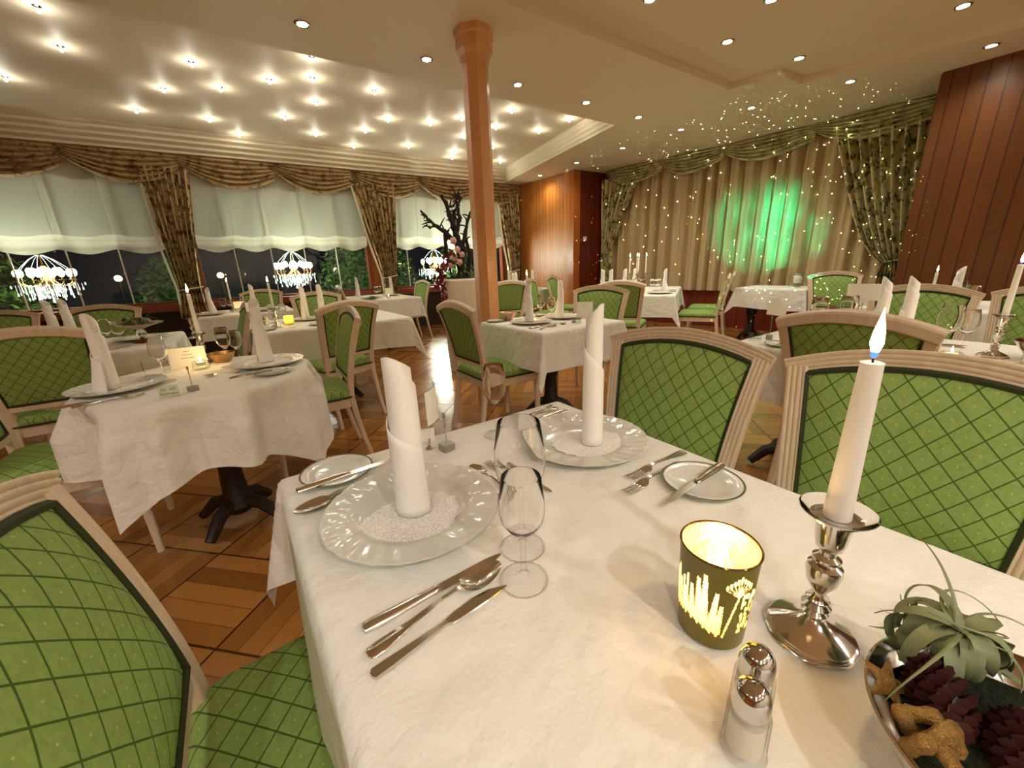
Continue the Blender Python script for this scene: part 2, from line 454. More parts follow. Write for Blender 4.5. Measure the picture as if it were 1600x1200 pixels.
# window wall: dark dado below the sill, posts and head above, panes between
mb = MB()
mb.box((.5, WY + .06, .36), (10.3, .12, .72)); struct('wall_windows', mb, M['dark_wood'])
mb = MB(); mb.box((.5, WY + .1, 2.66), (10.3, .12, .5)); struct('wall_windows_head', mb, M['trim'])
mb = MB(); mb.box((.5, WY - .03, .765), (10.3, .24, .05)); mb.box((.5, WY - .10, .715), (10.3, .06, .05)); mb.box((.5, WY + .06, .80), (10.3, .06, .05)); struct('trim_3', mb, M['sill'])
bays = [(-3.5, -.55), (-.33, 2.24), (2.52, 5.22)]
MULL = [-2.75, -2.22, -1.70, -1.18, .17, .67, 1.17, 1.68, 2.99, 3.52, 4.05, 4.58]
for k, (a, b) in enumerate(bays):
    xs = [a] + [m for m in MULL if a < m < b] + [b]
    w = None
    mb = MB()
    for x in (a, b): mb.box((x, WY + .05, 1.62), (.07, .11, 1.62))
    mb.box(((a + b) / 2, WY + .05, 2.42), (b - a, .1, .06))
    w = struct('window_%d' % (k + 1), mb, M['sill'])
    for x0, x1 in zip(xs, xs[1:]):
        m2 = MB(); m2.box(((x0 + x1) / 2, WY + .05, 1.60), (x1 - x0 - .006, .008, 1.56)); obj('pane', m2, M['pane'], w)
    for x in xs[1:-1]:
        m2 = MB(); m2.box((x, WY + .045, 1.60), (.014, .02, 1.56)); m2.box((x, WY + .03, 1.25), (.022, .02, .03)); obj('glazing_strip', m2, M['white_metal'], w)
mb = MB()
for x, w in ((-.44, .16), (2.38, .22), (5.42, .34), (-4.05, 1.05)): mb.box((x, WY + .07, 1.6), (w, .13, 1.65))
struct('wall_window_posts', mb, M['panel_plain'])

# left, rear and far right walls that close the room
mb = MB(); mb.box((-4.62, 2.2, 1.5), (.1, 11.7, 3.05)); struct('wall_left', mb, M['panel'])
mb = MB(); mb.box((1.3, -3.65, 1.5), (12, .1, 3.05)); struct('wall_rear', mb, M['ceil'])
# boarded box in the far corner
mb = MB(); mb.box((5.68, 6.95, 1.4), (.1, 1.7, 2.8)); struct('wall_panel_left', mb, M['panel'])
mb = MB(); mb.box((5.70, 6.10, 1.4), (.16, .13, 2.8)); struct('trim_4', mb, M['panel_plain'])
mb = MB(); mb.box((6.18, 6.08, 1.4), (.86, .08, 2.8)); struct('wall_panel_corner', mb, M['panel_dark'])
# curving right wall behind the curtain
RW = [(6.56, 6.05), (6.66, 5.2), (6.85, 4.1), (6.98, 3.0), (7.04, 2.1), (7.05, 1.36)]
RSEG = [math.dist(a, b) for a, b in zip(RW, RW[1:])]; RLEN = sum(RSEG)
def rwall(t, off=0.0):
    """point on the right wall, t = 0 far end .. 1 near end, off = distance into the room"""
    s = t * RLEN; k = 0
    while k < len(RSEG) - 1 and s > RSEG[k]: s -= RSEG[k]; k += 1
    a, b = RW[k], RW[k + 1]; dx, dy = b[0] - a[0], b[1] - a[1]; L = RSEG[k]; f = s / L
    return (a[0] + dx * f + dy / L * off, a[1] + dy * f - dx / L * off)
mb = MB(); mb.grid(lambda u, v: (*rwall(u), 2.8 * v), 30, 1); struct('wall_right', mb, M['ceil'])
mb = MB(); mb.grid(lambda u, v: (*rwall(u, .03 if v < .97 else .045), .62 * v), 30, 8); mb.grid(lambda u, v: (*rwall(u, .05 * (1 - v)), .62), 30, 1); struct('wall_right_wainscot', mb, M['panel_dark'])
mb = MB(); mb.box((6.60, 1.33, 1.4), (1.0, .08, 2.8)); mb.box((6.10, .2 - 1.0, 1.4), (.1, 4.3, 2.8)); struct('wall_panel_right', mb, M['panel_red'])
# octagonal wooden pillar
mb = MB(); R = .098
def octa(r, z): return [(1.80 + r * math.cos(PI / 8 + i * PI / 4), 3.0 + r * math.sin(PI / 8 + i * PI / 4), z) for i in range(8)]
mb.loft([octa(R * 1.35, 0), octa(R * 1.35, .14), octa(R, .17), octa(R, 2.60), octa(R * 1.12, 2.61), octa(R * 1.12, 2.635), octa(R * 1.38, 2.67), octa(R * 1.38, 2.745), octa(R * 1.48, 2.755), octa(R * 1.48, CZ)])
struct('pillar', mb, M['pillar'], 20)

# ------------------------------------------------------------------ ceiling lights
def b_down():
    t = thing('ceiling_downlight')
    m = MB(); m.lathe([(.052, .006), (.052, -.004), (.046, -.008), (.036, -.006), (.034, .012)], 20); obj('ring', m, M['chrome'], t)
    m = MB(); m.lathe([(.0, -.001), (.033, -.001), (.033, .004)], 16); obj('lens', m, M['lens'], t)
    d = bpy.data.lights.new('beam', 'SPOT'); d.energy = DOWN_W; d.color = WARM; d.spot_size = math.radians(150); d.spot_blend = .9; d.shadow_soft_size = .035
    o = bpy.data.objects.new('beam', d); COL.objects.link(o); o.parent = t; o.location = (0, 0, -.02)
    return t
ordn = ['first', 'second', 'third', 'fourth', 'fifth', 'sixth', 'seventh', 'eighth', 'ninth', 'tenth', 'eleventh', 'twelfth', 'thirteenth', 'fourteenth', 'fifteenth', 'sixteenth', 'seventeenth', 'eighteenth', 'nineteenth', 'twentieth', 'twenty-first', 'twenty-second', 'twenty-third', 'twenty-fourth', 'twenty-fifth', 'twenty-sixth', 'twenty-seventh', 'twenty-eighth', 'twenty-ninth', 'thirtieth', 'last']
row = [(.75, 3.50), (1.67, 3.54), (2.60, 3.57), (3.50, 3.58), (4.39, 3.61), (5.30, 3.65)]
for k, (x, y) in enumerate(row):
    place('down', b_down, (x, y, CZ), 0, 'round ceiling downlight, %s from the left in the row beside the wooden pillar' % ordn[k], 'ceiling light', 'ceiling downlights')
for x, y, z, s in ((5.30, 4.63, CZ, 'first downlight beyond the pillar row, next to the window tray cornice'), (5.30, 5.63, CZ, 'downlight right of the white cornice end, in front of the orange panel'),
                   (5.37, 6.72, CZ, 'farthest small downlight, directly above the orange wood panel'), (5.32, 2.77, CZ, 'downlight on the soffit above the green lit part of the curtain'),
                   (5.47, 1.90, CZ, 'downlight on the soffit above the right end of the curtain swags'), (5.67, 1.0, CZ, 'downlight on the soffit closest to the right wood panel'),
                   (3.73, 2.20, RZ, 'downlight in the shallow ceiling recess near its far corner'), (2.70, 2.17, RZ, 'downlight in the shallow recess cut by the top edge right of the pillar'),
                   (3.44, 1.74, RZ, 'downlight in the shallow recess barely showing at the top edge'), (4.77, 1.04, RZ, 'large downlight in the shallow recess at the top right corner'),
                   (4.60, 2.02, RZ, 'downlight in the shallow recess beside its stepped edge')):
    place('down', b_down, (x, y, z), 0, s, 'ceiling light', 'ceiling downlights')
for k, (x, y) in enumerate(((.25, -1.7), (1.6, -1.9), (-1.2, -1.6), (2.9, -1.7), (-2.4, -.5), (-2.7, 1.0), (-.6, -2.9), (1.0, -3.1), (2.4, -3.1), (4.2, -1.7), (-2.2, -2.5), (3.8, -3.0))):  # unseen downlights added to brighten the front table, stronger and whiter
    o = place('down', b_down, (x, y, RZ), 0, 'added ceiling downlight above and behind the front table, outside the picture', 'ceiling light', 'added downlights over the viewer')
    q = next(c for c in o.children if c.type == 'LIGHT'); q.data = q.data.copy(); q.data.energy = HIDDEN_W; q.data.color = (1.0, .975, .89)
def b_star():
    t = thing('star_spotlight')
    m = MB(); m.lathe([(.026, .004), (.026, -.004), (.012, -.010), (.010, -.016)], 14); obj('ring', m, M['chrome'], t)
    m = MB(); m.lathe([(.0, -.044), (.009, -.040), (.015, -.030), (.013, -.020), (.006, -.014), (0, -.012)], 10); obj('crystal', m, M['star'], t)
    point('glow', t, (0, 0, -.095), STAR_W, WARM, .02)
    return t
stars = [(-.70, 4.47), (-.73, 5.08), (-1.29, 6.0), (.10, 4.90), (-.16, 5.66), (.30, 5.38), (.69, 4.96), (-.47, 6.45), (.18, 6.44), (.49, 6.93), (.96, 4.31), (1.03, 4.73), (1.16, 5.32), (.92, 5.96), (1.34, 6.47),
         (1.62, 4.74), (2.0, 5.48), (1.87, 6.02), (1.92, 6.81), (2.63, 6.46), (2.51, 5.37), (2.78, 5.02), (3.16, 5.67), (3.41, 6.43), (3.52, 6.78), (3.18, 4.51), (3.34, 5.11), (3.80, 5.92), (4.41, 6.65), (3.96, 4.97), (4.02, 4.41)]
K = (TZ - 1.19) / (2.95 - 1.19)
stars = [(x * K, min(y * K, 7.25)) for x, y in stars]
px_of = lambda x, y, z: (_R.x * x + _R.y * y + _R.z * (z - 1.19)) / (_F.x * x + _F.y * y + _F.z * (z - 1.19))
for k, (x, y) in enumerate(sorted(stars, key=lambda q: px_of(q[0], q[1], TZ))):
    place('star', b_star, (x, y, TZ), 0, 'star-like spotlight in the window ceiling tray, %s counting from the left' % ordn[k], 'ceiling light', 'star spotlights in the window tray')
for n, x, y, z, s in (('smoke_detector', 5.26, 5.09, CZ, 'small white smoke detector on the soffit near the left curtain'), ('ceiling_vent', 4.9, 1.56, RZ, 'shallow round ceiling speaker in the recess beside the two downlights')):
    m = MB(); m.lathe([(.06 if n[0] == 's' else .11, .002), (.06 if n[0] == 's' else .11, -.012), (.04, -.03 if n[0] == 's' else -.014), (.0, -.03 if n[0] == 's' else -.014)], 20)
    tag(obj(n, m, M['ceil'] if n[0] == 'c' else M['plastic'], loc=(x, y, z)), s, 'smoke detector' if n[0] == 's' else 'ceiling speaker')
m = MB(); m.box((0, 0, 0), (.08, .014, .08)); t = obj('wall_switch', m, M['plastic'], loc=(5.92, 6.032, 1.60)); tag(t, 'white square wall switch on the dark red boards', 'light switch')
m = MB(); m.box((0, -.012, 0), (.05, .012, .05)); obj('rocker', m, M['plastic'], t)

# ================================================================== CURTAINS
def swag(name, P, z0, drop, mat, label, group, skew=.12):
    """draped swag: P(u, off) plan position, deep curved folds, hanging lowest past its middle"""
    NF = 6
    def fn(u, v):
        uu = min(1, max(0, u)); s = (math.sin(PI * uu ** (1 + skew * 2))) ** .8 if 0 < uu < 1 else 0
        end = .24 * uu + .03
        z = z0 - v * (drop - .06) * s - end * v * .75 * (1 - s) * drop / .42
        q = (NF * v) % 1.0; f = (q / .78) ** .7 if q < .78 else 1 - (q - .78) / .22
        off = .04 + .090 * f * (.30 + .70 * s) + .04 * s * (1 - v)
        x, y = P(u, off); return (x, y, z)
    m = MB(); m.grid(fn, 30, 96)
    o = obj(name, m, mat, None, 60); return tag(o, label, 'curtain swag', group)
joins = [-3.83, -2.66, -1.49, -.33, .85, 2.02, 3.22, 4.40, 5.56]
for k, (a, b) in enumerate(zip(joins, joins[1:])):
    vis = k - 1
    nm = ['outside the picture at left', 'at the left edge of the picture', 'above the left chandelier and left curtain', 'right of the left tied curtain', 'left of the second tied curtain', 'above the second tied curtain', 'left of the pillar behind the twisted branches', 'between the pillar and the orange panel'][k]
    swag('curtain_swag', lambda u, off, a=a, b=b: (a - .04 + (b - a + .10) * u, 7.80 - off), CZ, .47, M['swag'], 'brown patterned swag %s' % nm, 'swags above the windows')
rj = [0.015, .24, .455, .705, .985]
for k, (a, b) in enumerate(zip(rj, rj[1:])):
    swag('curtain_swag', lambda u, off, a=a, b=b: rwall(min(1, max(0, a + (b - a + .02) * u)), off + .17), CZ, .36, M['swag_green_lit'],
         'patterned swag tinted with green light on the right wall, %s' % ['farthest, over the left tied curtain', 'over the beige curtain left of the green light', 'directly above the green light', 'nearest, over the right tied curtain'][k], 'swags on the right wall', .02)

def tied_curtain(name, P, ztop, ztie, zbot, ctr, wid, mat, label, n=9, amp=.035, lining=None):
    """gathered curtain; P(s, off) maps metres along the wall to plan; ctr/wid functions of height"""
    def fn(u, v):
        z = ztop + (zbot - ztop) * v
        w = wid(z); s = ctr(z) + (u - .5) * w
        sq = min(1, w / .5)
        off = .07 + amp * 1.3 * (.6 + .5 * sq) * math.copysign(abs(math.sin(2 * PI * n * u + .6 * math.sin(5 * u))) ** .7, math.sin(2 * PI * n * u + .6 * math.sin(5 * u))) + .02 * math.sin(2 * PI * 2.3 * u)
        x, y = P(s, off); return (x, y, z)
    m = MB(); m.grid(fn, n * 10, 40)
    t = thing(name); bx, by = P(ctr(ztie), 0); t.location = (0, 0, 0)
    obj('drape', m, mat, t, 80)
    m = MB()
    rr = wid(ztie) / 2 + .012
    m.tube([(*P(ctr(ztie) + rr * math.cos(a), .075 + .055 * math.sin(a)), ztie + .02 * math.cos(a)) for a in [2 * PI * i / 24 for i in range(25)]], .011, 6)
    obj('tieback', m, M['lining'] if lining else mat, t)
    if lining:
        m = MB()
        m.grid(lambda u, v: (lambda z: (*P(ctr(z) - wid(z) * .5 - .012 - .05 * (1 - abs(2 * v - 1) ** 1.5) * lining + .03 * u, .055 + .03 * u), z))(ztop + (zbot - ztop) * v), 3, 36)
        obj('lining', m, M['lining'], t)
    return tag(t, label, 'curtain')
lerp = lambda a, b, t: a + (b - a) * max(0, min(1, t))
def prof(top, tie, bot, zt, zm, zb, p=1.6):
    return lambda z: (lerp(tie, top, ((z - zm) / (zt - zm)) ** p) if z > zm else lerp(tie, bot, (zm - z) / (zm - zb)))
WP = lambda s, off: (s, 7.80 - off)
tied_curtain('tied_curtain', WP, 2.62, 1.0, .58, prof(-.44, -.48, -.50, 2.62, 1.0, .58), prof(.56, .27, .34, 2.62, 1.0, .58, 1.1), M['curtain'], 'brown floral curtain tied back between the left and second windows', 8, .035, 1.0)
tied_curtain('tied_curtain', WP, 2.62, 1.03, .58, prof(2.42, 2.53, 2.54, 2.62, 1.03, .58), prof(.78, .25, .32, 2.62, 1.03, .58, 1.0), M['curtain'], 'brown floral curtain tied back between the second and third windows', 9, .035, 1.2)
tied_curtain('tied_curtain', WP, 2.62, 1.03, .58, prof(5.28, 5.40, 5.42, 2.62, 1.03, .58), prof(.56, .24, .28, 2.62, 1.03, .58, 1.0), M['curtain'], 'brown floral curtain tied back beside the orange wood panel', 8, .035, 1.6)
RL = RLEN
RP = lambda s, off: rwall(max(0, min(1, s / RL)), off + .13)
tied_curtain('tied_curtain', RP, 2.66, 1.25, .62, prof(.42, .16, .16, 2.66, 1.25, .62, 1.3), prof(.80, .22, .24, 2.66, 1.25, .62, 1.3), M['curtain_green_lit'], 'floral curtain tinted with green light, tied back beside the dark red boards', 8, .05)
tied_curtain('tied_curtain', RP, 2.66, 1.05, .60, prof(4.14, 4.50, 4.54, 2.66, 1.05, .60, .8), prof(1.0, .22, .36, 2.66, 1.05, .60, .5), M['curtain_green_lit'], 'large floral curtain tinted with green light, tied back beside the right wood panel', 9, .05)
m = MB()
def beige(u, v):
    s = .12 + (RL - .2) * u
    ph = 2 * PI * 21 * u + 1.5 * math.sin(11 * u) + .9 * math.sin(27 * u + 1)
    w = 1 - abs(math.cos(ph / 2)) ** 7
    x, y = rwall(s / RL, .012 + .105 * w * (.75 + .25 * v) + .010 * math.sin(2 * PI * 43 * u + 2 * math.sin(14 * u))); return (x, y, 2.70 + (.62 - 2.70) * v)
m.grid(beige, 640, 8); tag(obj('stage_curtain', m, M['beige'], None, 80), 'long beige curtain with green light projected on it', 'curtain')

# sheer gathered blinds in front of the panes
for k, (a, b, n, lb) in enumerate(((-3.45, -.60, 5, 'left, behind the nearest tables'), (-.28, 2.20, 5, 'second, between the two tied curtains'), (2.72, 5.18, 5, 'third, behind the twisted branches and pillar'))):
    t = thing('sheer_blind')
    zt = lambda u, n=n: .035 * abs(math.sin(PI * n * u)) ** 1.4
    m = MB(); m.grid(lambda u, v: (a + (b - a) * u, 7.86 - .010 * math.sin(2 * PI * n * u) - .006 * math.sin(40 * u + 6 * v), 2.55 + (1.74 - 2.55) * v - zt(u) * v), 60, 8); obj('sheer_panel', m, M['sheer'], t, 80)
    m = MB()
    def hem(u, v):
        z = 1.76 - .19 * v - zt(u) * (1 + .8 * v)
        y = 7.84 - .050 * math.sin(PI * v) ** .7 - .016 * abs(math.sin(2 * PI * v + 1.2 * zt(u) * 30)) - .008 * math.sin(60 * u)
        return (a + (b - a) * u, y, z)
    m.grid(hem, 90, 14); obj('gathered_hem', m, M['sheer_hem'], t, 80)
    for i in range(1, n):
        x = a + (b - a) * i / n
        m = MB(); m.box((x, 7.835, 2.07), (.012, .004, .96)); obj('gathering_tape', m, M['sheer_hem'], t)
    tag(t, 'sheer white gathered window blind, %s' % lb, 'window blind')

# ================================================================== OUTSIDE
m = MB(); m.poly([(-12, 8.02, -.3), (14, 8.02, -.3), (14, 24, -.3), (-12, 24, -.3)]); o = obj('ground_outside', m, M['night_ground']); o['kind'] = 'structure'
m = MB(); m.box((.5, 8.9, 2.72), (10.6, 1.9, .06)); o = obj('ceiling_veranda', m, M['night_ground']); o['kind'] = 'structure'
def b_chand():
    t = thing('chandelier')
    m = MB(); m.tube([(0, 0, 1.46), (0, 0, .38)], .008, 6); m.lathe([(.0, .50), (.03, .47), (.02, .40), (.05, .30), (.06, .24), (.03, .16), (.0, .14)], 12)
    obj('stem', m, M['brass'], t)
    for i in range(8):
        a = 2 * PI * i / 8; ca, sa = math.cos(a), math.sin(a)
        m = MB(); m.tube([(r * ca, r * sa, z) for r, z in ((.03, .30), (.12, .20), (.22, .19), (.28, .24), (.28, .27))], .008, 6)
        m.lathe([(.0, .265), (.035, .275), (.04, .285), (.012, .285)], 10, (.28 * ca, .28 * sa, 0)); m.tube([(.28 * ca, .28 * sa, .28), (.28 * ca, .28 * sa, .34)], .011, 6); obj('arm', m, M['brass'], t)
        m = MB(); m.ell((.28 * ca, .28 * sa, .372), (.040, .040, .055), 10, 8); obj('bulb', m, M['bulb'], t)
        m = MB(); m.tube([(.03 * ca, .03 * sa, .62), (.12 * ca, .12 * sa, .56), (.21 * ca, .21 * sa, .47), (.27 * ca, .27 * sa, .40)], .0025, 4)
        obj('crystal_chain', m, M['crystal'], t)
        m = MB()
        for j in range(11):
            r = .06 + .03 * j; aa = a + .26 * math.sin(j * 2.1); z = .20 - .16 * rnd.random() - .10 * (1 - r / .3)
            m.ell((r * math.cos(aa), r * math.sin(aa), z), (.008, .008, .022), 5, 4)
            m.tube([(r * math.cos(aa), r * math.sin(aa), z + .02), (r * math.cos(aa), r * math.sin(aa), .22)], .0015, 3)
        obj('crystal_drops', m, M['crystal'], t)['kind'] = 'stuff'
    for i in range(6):  # inner bulbs added so the ring merges into one bright glow
        a = 2 * PI * (i + .5) / 6; m = MB(); m.ell((.15 * math.cos(a), .15 * math.sin(a), .40), (.036, .036, .05), 10, 8); obj('bulb', m, M['bulb'], t)
    point('chandelier_light', t, (0, 0, .34), 30, (1.0, .93, .78), .16)
    return t
for x, lb in ((-2.12, 'left'), (1.04, 'second'), (3.86, 'third')):
    o = place('chand', b_chand, (x, 8.62, .92), 0, 'lit crystal chandelier seen through the %s window' % lb, 'chandelier', 'chandeliers beyond the windows')
    q = next(c for c in o.children if c.type == 'LIGHT'); q.data = q.data.copy(); q.data.energy = 230 if lb == 'third' else 70
def b_bush():
    r = random.Random(3); m = MB()
    for k in range(1500):
        a, b = r.random() * 2 * PI, math.acos(1 - 1.7 * r.random()); R = .8 * (r.random() ** .35)
        c = Vector((R * math.sin(b) * math.cos(a) * .9, R * math.sin(b) * math.sin(a) * .6, .75 + R * math.cos(b)))
        d = Vector((r.uniform(-1, 1), r.uniform(-1, 1), r.uniform(-.6, .6))).normalized() * .06; e = d.cross(Vector((r.uniform(-1, 1), r.uniform(-1, 1), 1))).normalized() * .025
        m.add([c - d, c + e, c + d, c - e], [(0, 1, 2, 3)])
    t = thing('shrub'); obj('foliage', m, M['leaf_night'], t)
    m = MB(); m.tube([(0, 0, -.3), (.02, 0, .5), (0, 0, .9)], [.05, .04, .02], 6); obj('stem', m, M['bark'], t); return t
for x, y, s, lb in ((-3.1, 9.6, 1.1, 'dark garden shrub behind the left chandelier'), (-1.0, 10.4, 1.0, 'dark garden shrub right of the left chandelier'), (2.25, 9.3, 1.15, 'leafy garden shrub at the right end of the second window'), (3.5, 10.9, 1.2, 'leafy garden shrub left of the third chandelier'), (4.7, 9.5, 1.1, 'leafy garden shrub behind the third chandelier')):
    place('bush', b_bush, (x, y, 0), x, lb, 'shrub', 'garden shrubs in the dark', (s, s, s))
def b_street():
    t = thing('street_lamp'); m = MB(); m.tube([(0, 0, -1.48), (0, 0, -.06)], .03, 8); obj('post', m, M['dark_wood'], t)
    m = MB(); m.ell((0, 0, 0), (.07, .07, .07), 12, 8); obj('globe', m, M['orange_lamp'], t); return t
for x, z, lb in ((-2.08, 1.18, 'orange street lamp globe beyond the left window'), (-.14, 1.16, 'orange street lamp globe beside the left tied curtain'), (2.67, 1.18, 'orange street lamp globe at the right of the second window')):
    place('street', b_street, (x, 13, z), 0, lb, 'street lamp', 'street lamps outside')

# ================================================================== CHAIRS
def b_chair():
    t = thing('dining_chair')
    bx = lambda z: -.215 - .105 * max(0, (z - .44) / .5) ** 1.7 if z > .44 else -.215 - .075 * ((.44 - z) / .44) ** 1.5
    hw = lambda z: .190 + .045 * max(0, (z - .44) / .47) ** 1.4                       # stile centre line
    arch = lambda y: .905 + .042 * (1 - (y / .235) ** 2)
    reed = []
    for k in range(33):                                                             # reeded front face, rounded back
        a = -.023 + .046 * k / 32; reed.append((a, .014 + .0030 * abs(math.sin(PI * 4 * k / 32)) ** .6))
    reed = [(-.023, -.010)] + reed + [(.023, -.010), (.016, -.015), (-.016, -.015)]
    for s in (-1, 1):
        zs = [.40 + (arch(.235) - .40) * k / 16 for k in range(17)]
        path = [(bx(z), s * hw(z), z) for z in zs]
        def nrm(k, path=path):
            a, b = Vector(path[max(0, k - 1)]), Vector(path[min(16, k + 1)]); d = (b - a).normalized(); return Vector((d.z, 0, -d.x)).normalized()
        m = MB(); m.sweep(path, reed, lambda k: (0, 1, 0), nrm); obj('stile', m, M['oak'], t, 25)
        m = MB(); m.loft([rrect(.017 - .004 * k / 6, .019 - .005 * k / 6, .006, .42 * (1 - k / 6), 3, bx(.42 * (1 - k / 6)), s * (.19 + .012 * k / 6)) for k in range(7)]); obj('leg', m, M['oak'], t)
        m = MB(); m.loft([rrect(.024, .024, .004, .43, 3, .215, s * .205), rrect(.024, .024, .004, .385, 3, .215, s * .205), rrect(.019, .019, .012, .38, 3, .215, s * .205), rrect(.022, .022, .014, .36, 3, .215, s * .205), rrect(.013, .013, .009, 0, 3, .215, s * .205)]); obj('leg', m, M['oak'], t)
    n = 20; path = []
    for k in range(n + 1):
        y = -.258 + .516 * k / n; z = arch(y); path.append((bx(z) , y, z))
    def fr(k):
        a, b = Vector(path[max(0, k - 1)]), Vector(path[min(n, k + 1)]); d = (b - a).normalized(); return Vector((0, -d.z, d.y)).normalized()
    m = MB(); m.sweep(path, reed, fr, lambda k: (.94, 0, .34)); obj('top_rail', m, M['oak'], t, 25)
    m = MB(); m.box((bx(.545), 0, .545), (.026, .37, .032)); obj('lower_rail', m, M['oak'], t)
    def pad(sgn):
        def fn(u, v):
            uu = 2 * u - 1; vv = 2 * v - 1
            z0 = .562; y = uu * (hw(.56 + .33 * v) - .020); z = z0 + (arch(y) - .020 - z0) * v
            return (bx(z) + sgn * (.010 + .024 * (1 - abs(uu) ** 4) * (1 - abs(vv) ** 4)), y, z)
        return fn
    m = MB(); m.grid(pad(1), 18, 18); m.grid(lambda u, v: pad(-.75)(1 - u, v), 18, 18)
    obj('backrest', m, M['uph_back'], t, 50)
    for sgn in (1, -.75):
        f = pad(sgn); q = [f(k / 12, 0) for k in range(12)] + [f(1, k / 12) for k in range(12)] + [f(1 - k / 12, 1) for k in range(12)] + [f(0, 1 - k / 12) for k in range(13)]
        m = MB(); m.tube(q, .0085, 6); obj('piping', m, M['piping'], t)
    def seat_ring(z, ins, cx=0):
        pts = []
        for x, y, z2 in rrect(.232 - ins, .238 - ins, .05, z, 6):
            pts.append((x + .005, y * (1 - .09 * (1 - (x + .235) / .47)), z2))
        return pts
    m = MB(); m.loft([seat_ring(.438, .006), seat_ring(.455, 0), seat_ring(.475, .002), seat_ring(.488, .015), seat_ring(.497, .05), seat_ring(.503, .11), seat_ring(.505, .17)])
    obj('seat', m, M['uph_seat'], t, 60)
    m = MB(); q = seat_ring(.446, -.003); m.tube(q + [q[0]], .006, 6); obj('piping', m, M['piping'], t)
    m = MB(); m.loft([seat_ring(.380, .008), seat_ring(.384, .004), seat_ring(.436, .004), seat_ring(.440, .008)], True, True); obj('seat_rail', m, M['oak'], t)
    return t
CG = 'green upholstered dining chairs'
def chair(x, y, deg, label): return place('chair', b_chair, (x, y, 0), math.radians(deg), label, 'chair', CG)
B = .30                                              # back-to-centre distance at the top
chair(.030, .555, 0, 'green diamond chair in the bottom left corner, at the front table')
chair(1.16 - B, .70, 187, 'green diamond chair directly behind the napkin and plate of the front table')
chair(1.22 - B, .135, 189, 'green diamond chair behind the tall burning candle of the front table')
chair(1.95 + B, .52, -2, 'shaded green chair whose back rail shows behind the candle flame')
chair(-.70, 2.38, 0, 'green chair at left edge, its seat beside the round table cloth')
chair(.28, 2.69, 178, 'green chair seen from the side at the right of the round table')
chair(-.90, 3.06 + B, 90, 'dark shaded chair back at the left edge, behind the round table')
chair(.60, 3.49, 110, 'green chair seen from behind in front of the table with the glowing votive')
chair(1.20 + B, 2.42, 0, 'green chair left of the middle table, standing on the shiny floor')
chair(2.49, 2.48, 205, 'green chair behind the standing napkin at the right of the middle table')
TA = math.radians(31)
chair(3.78, 3.18, 31, 'green chair seen from behind at the end of the candelabra table')
chair(5.08, 3.02, 118, 'nearer of two edge-on chairs at the right of the candelabra table')
chair(5.74, 3.30, 116, 'farther of two edge-on chairs near the beige curtain wainscot')
chair(3.78, 4.55, -58, 'nearer of two small chairs in front of the orange panel')
chair(4.55, 4.98, -60, 'farther of two small chairs in front of the orange panel')
chair(3.22, 4.92, 75, 'dark green chair back just right of the wooden pillar')
chair(2.73 - B, 6.66, 185, 'small green chair at the right of the window table, by the planter')
chair(1.36 + B, 6.60, -4, 'small chair seen edge-on at the left of the window table')
chair(.74, 4.62 + .0, 266, 'green chair facing the viewer behind the votive table napkins')
chair(.30, 6.35, 262, 'partly hidden chair with curved top rail under the second chandelier')
chair(-.98, 4.70, 268, 'dark chair facing the viewer behind the twin napkins at left')
chair(-.24 - .0, 3.78, 183, 'chair seen edge-on beside the candle left of the round table')
chair(-1.66, 4.88, 270, 'dark chair top at the far left edge below the left chandelier')
chair(3.28, .635, 184, 'pale green chair behind the tall wine glass at right')
chair(3.43, .135, 178, 'bright green chair behind the candlestick at the right edge')
chair(5.45, 1.62, 215, 'small green chair in front of the large tied curtain')

# ================================================================== TABLES
def cloth_rect(a, b, h, z, seed, flare=.05, corner=.24, slope=.0):
    """square cloth over a rectangular top: a, b half sizes, h overhang"""
    r = .018; ra, rb = a - r, b - r; rs = random.Random(seed); ph = [rs.random() * 6.3 for _ in range(8)]
    def edge(t):
        L = r * PI / 2
        return (r * math.sin(t / r), r * (1 - math.cos(t / r))) if t < L else (r, r + t - L)
    def axis(half):
        e = half - r; hh = h + .03
        q = [-e + 2 * e * k / 16 for k in range(17)]
        d = [hh * (k / 16) ** 1.25 for k in range(1, 17)]
        return [-e - x for x in d[::-1]] + q + [e + x for x in d]
    xs, ys = axis(a), axis(b)
    def pos(p, q):
        dx, dy = max(abs(p) - ra, 0), max(abs(q) - rb, 0); cx, cy = max(-ra, min(ra, p)), max(-rb, min(rb, q))
        if dx == 0 and dy == 0: return (p, q, z)
        rho = math.hypot(dx, dy); phi = math.atan2(dy, dx); o, dn = edge(rho)
        k = min(1, rho / h); s2 = math.sin(2 * phi)
        side = 1 - s2
        rip = .012 * k * side * (math.sin(9 * (cx + cy * 1.3) + ph[0]) + .6 * math.sin(17 * (cx - cy) + ph[1]))
        o += rho * flare + rip + corner * rho * s2 * s2 * (.75 + .25 * math.cos(6 * phi + ph[2]))
        sx, sy = (1 if p > 0 else -1), (1 if q > 0 else -1)
        twist = .05 * rho * s2 * math.sin(4 * phi)
        ux, uy = math.cos(phi + twist), math.sin(phi + twist)
        return (cx + sx * o * ux, cy + sy * o * uy, z - dn * (.985 if s2 < .1 else .985) + .008 * k * math.sin(6 * (cx - cy) + ph[3]))
    m = MB(); n = len(xs)
    m.add([pos(p, q) for q in ys for p in xs], [(j * n + i, j * n + i + 1, (j + 1) * n + i + 1, (j + 1) * n + i) for j in range(len(ys) - 1) for i in range(n - 1)])
    return m
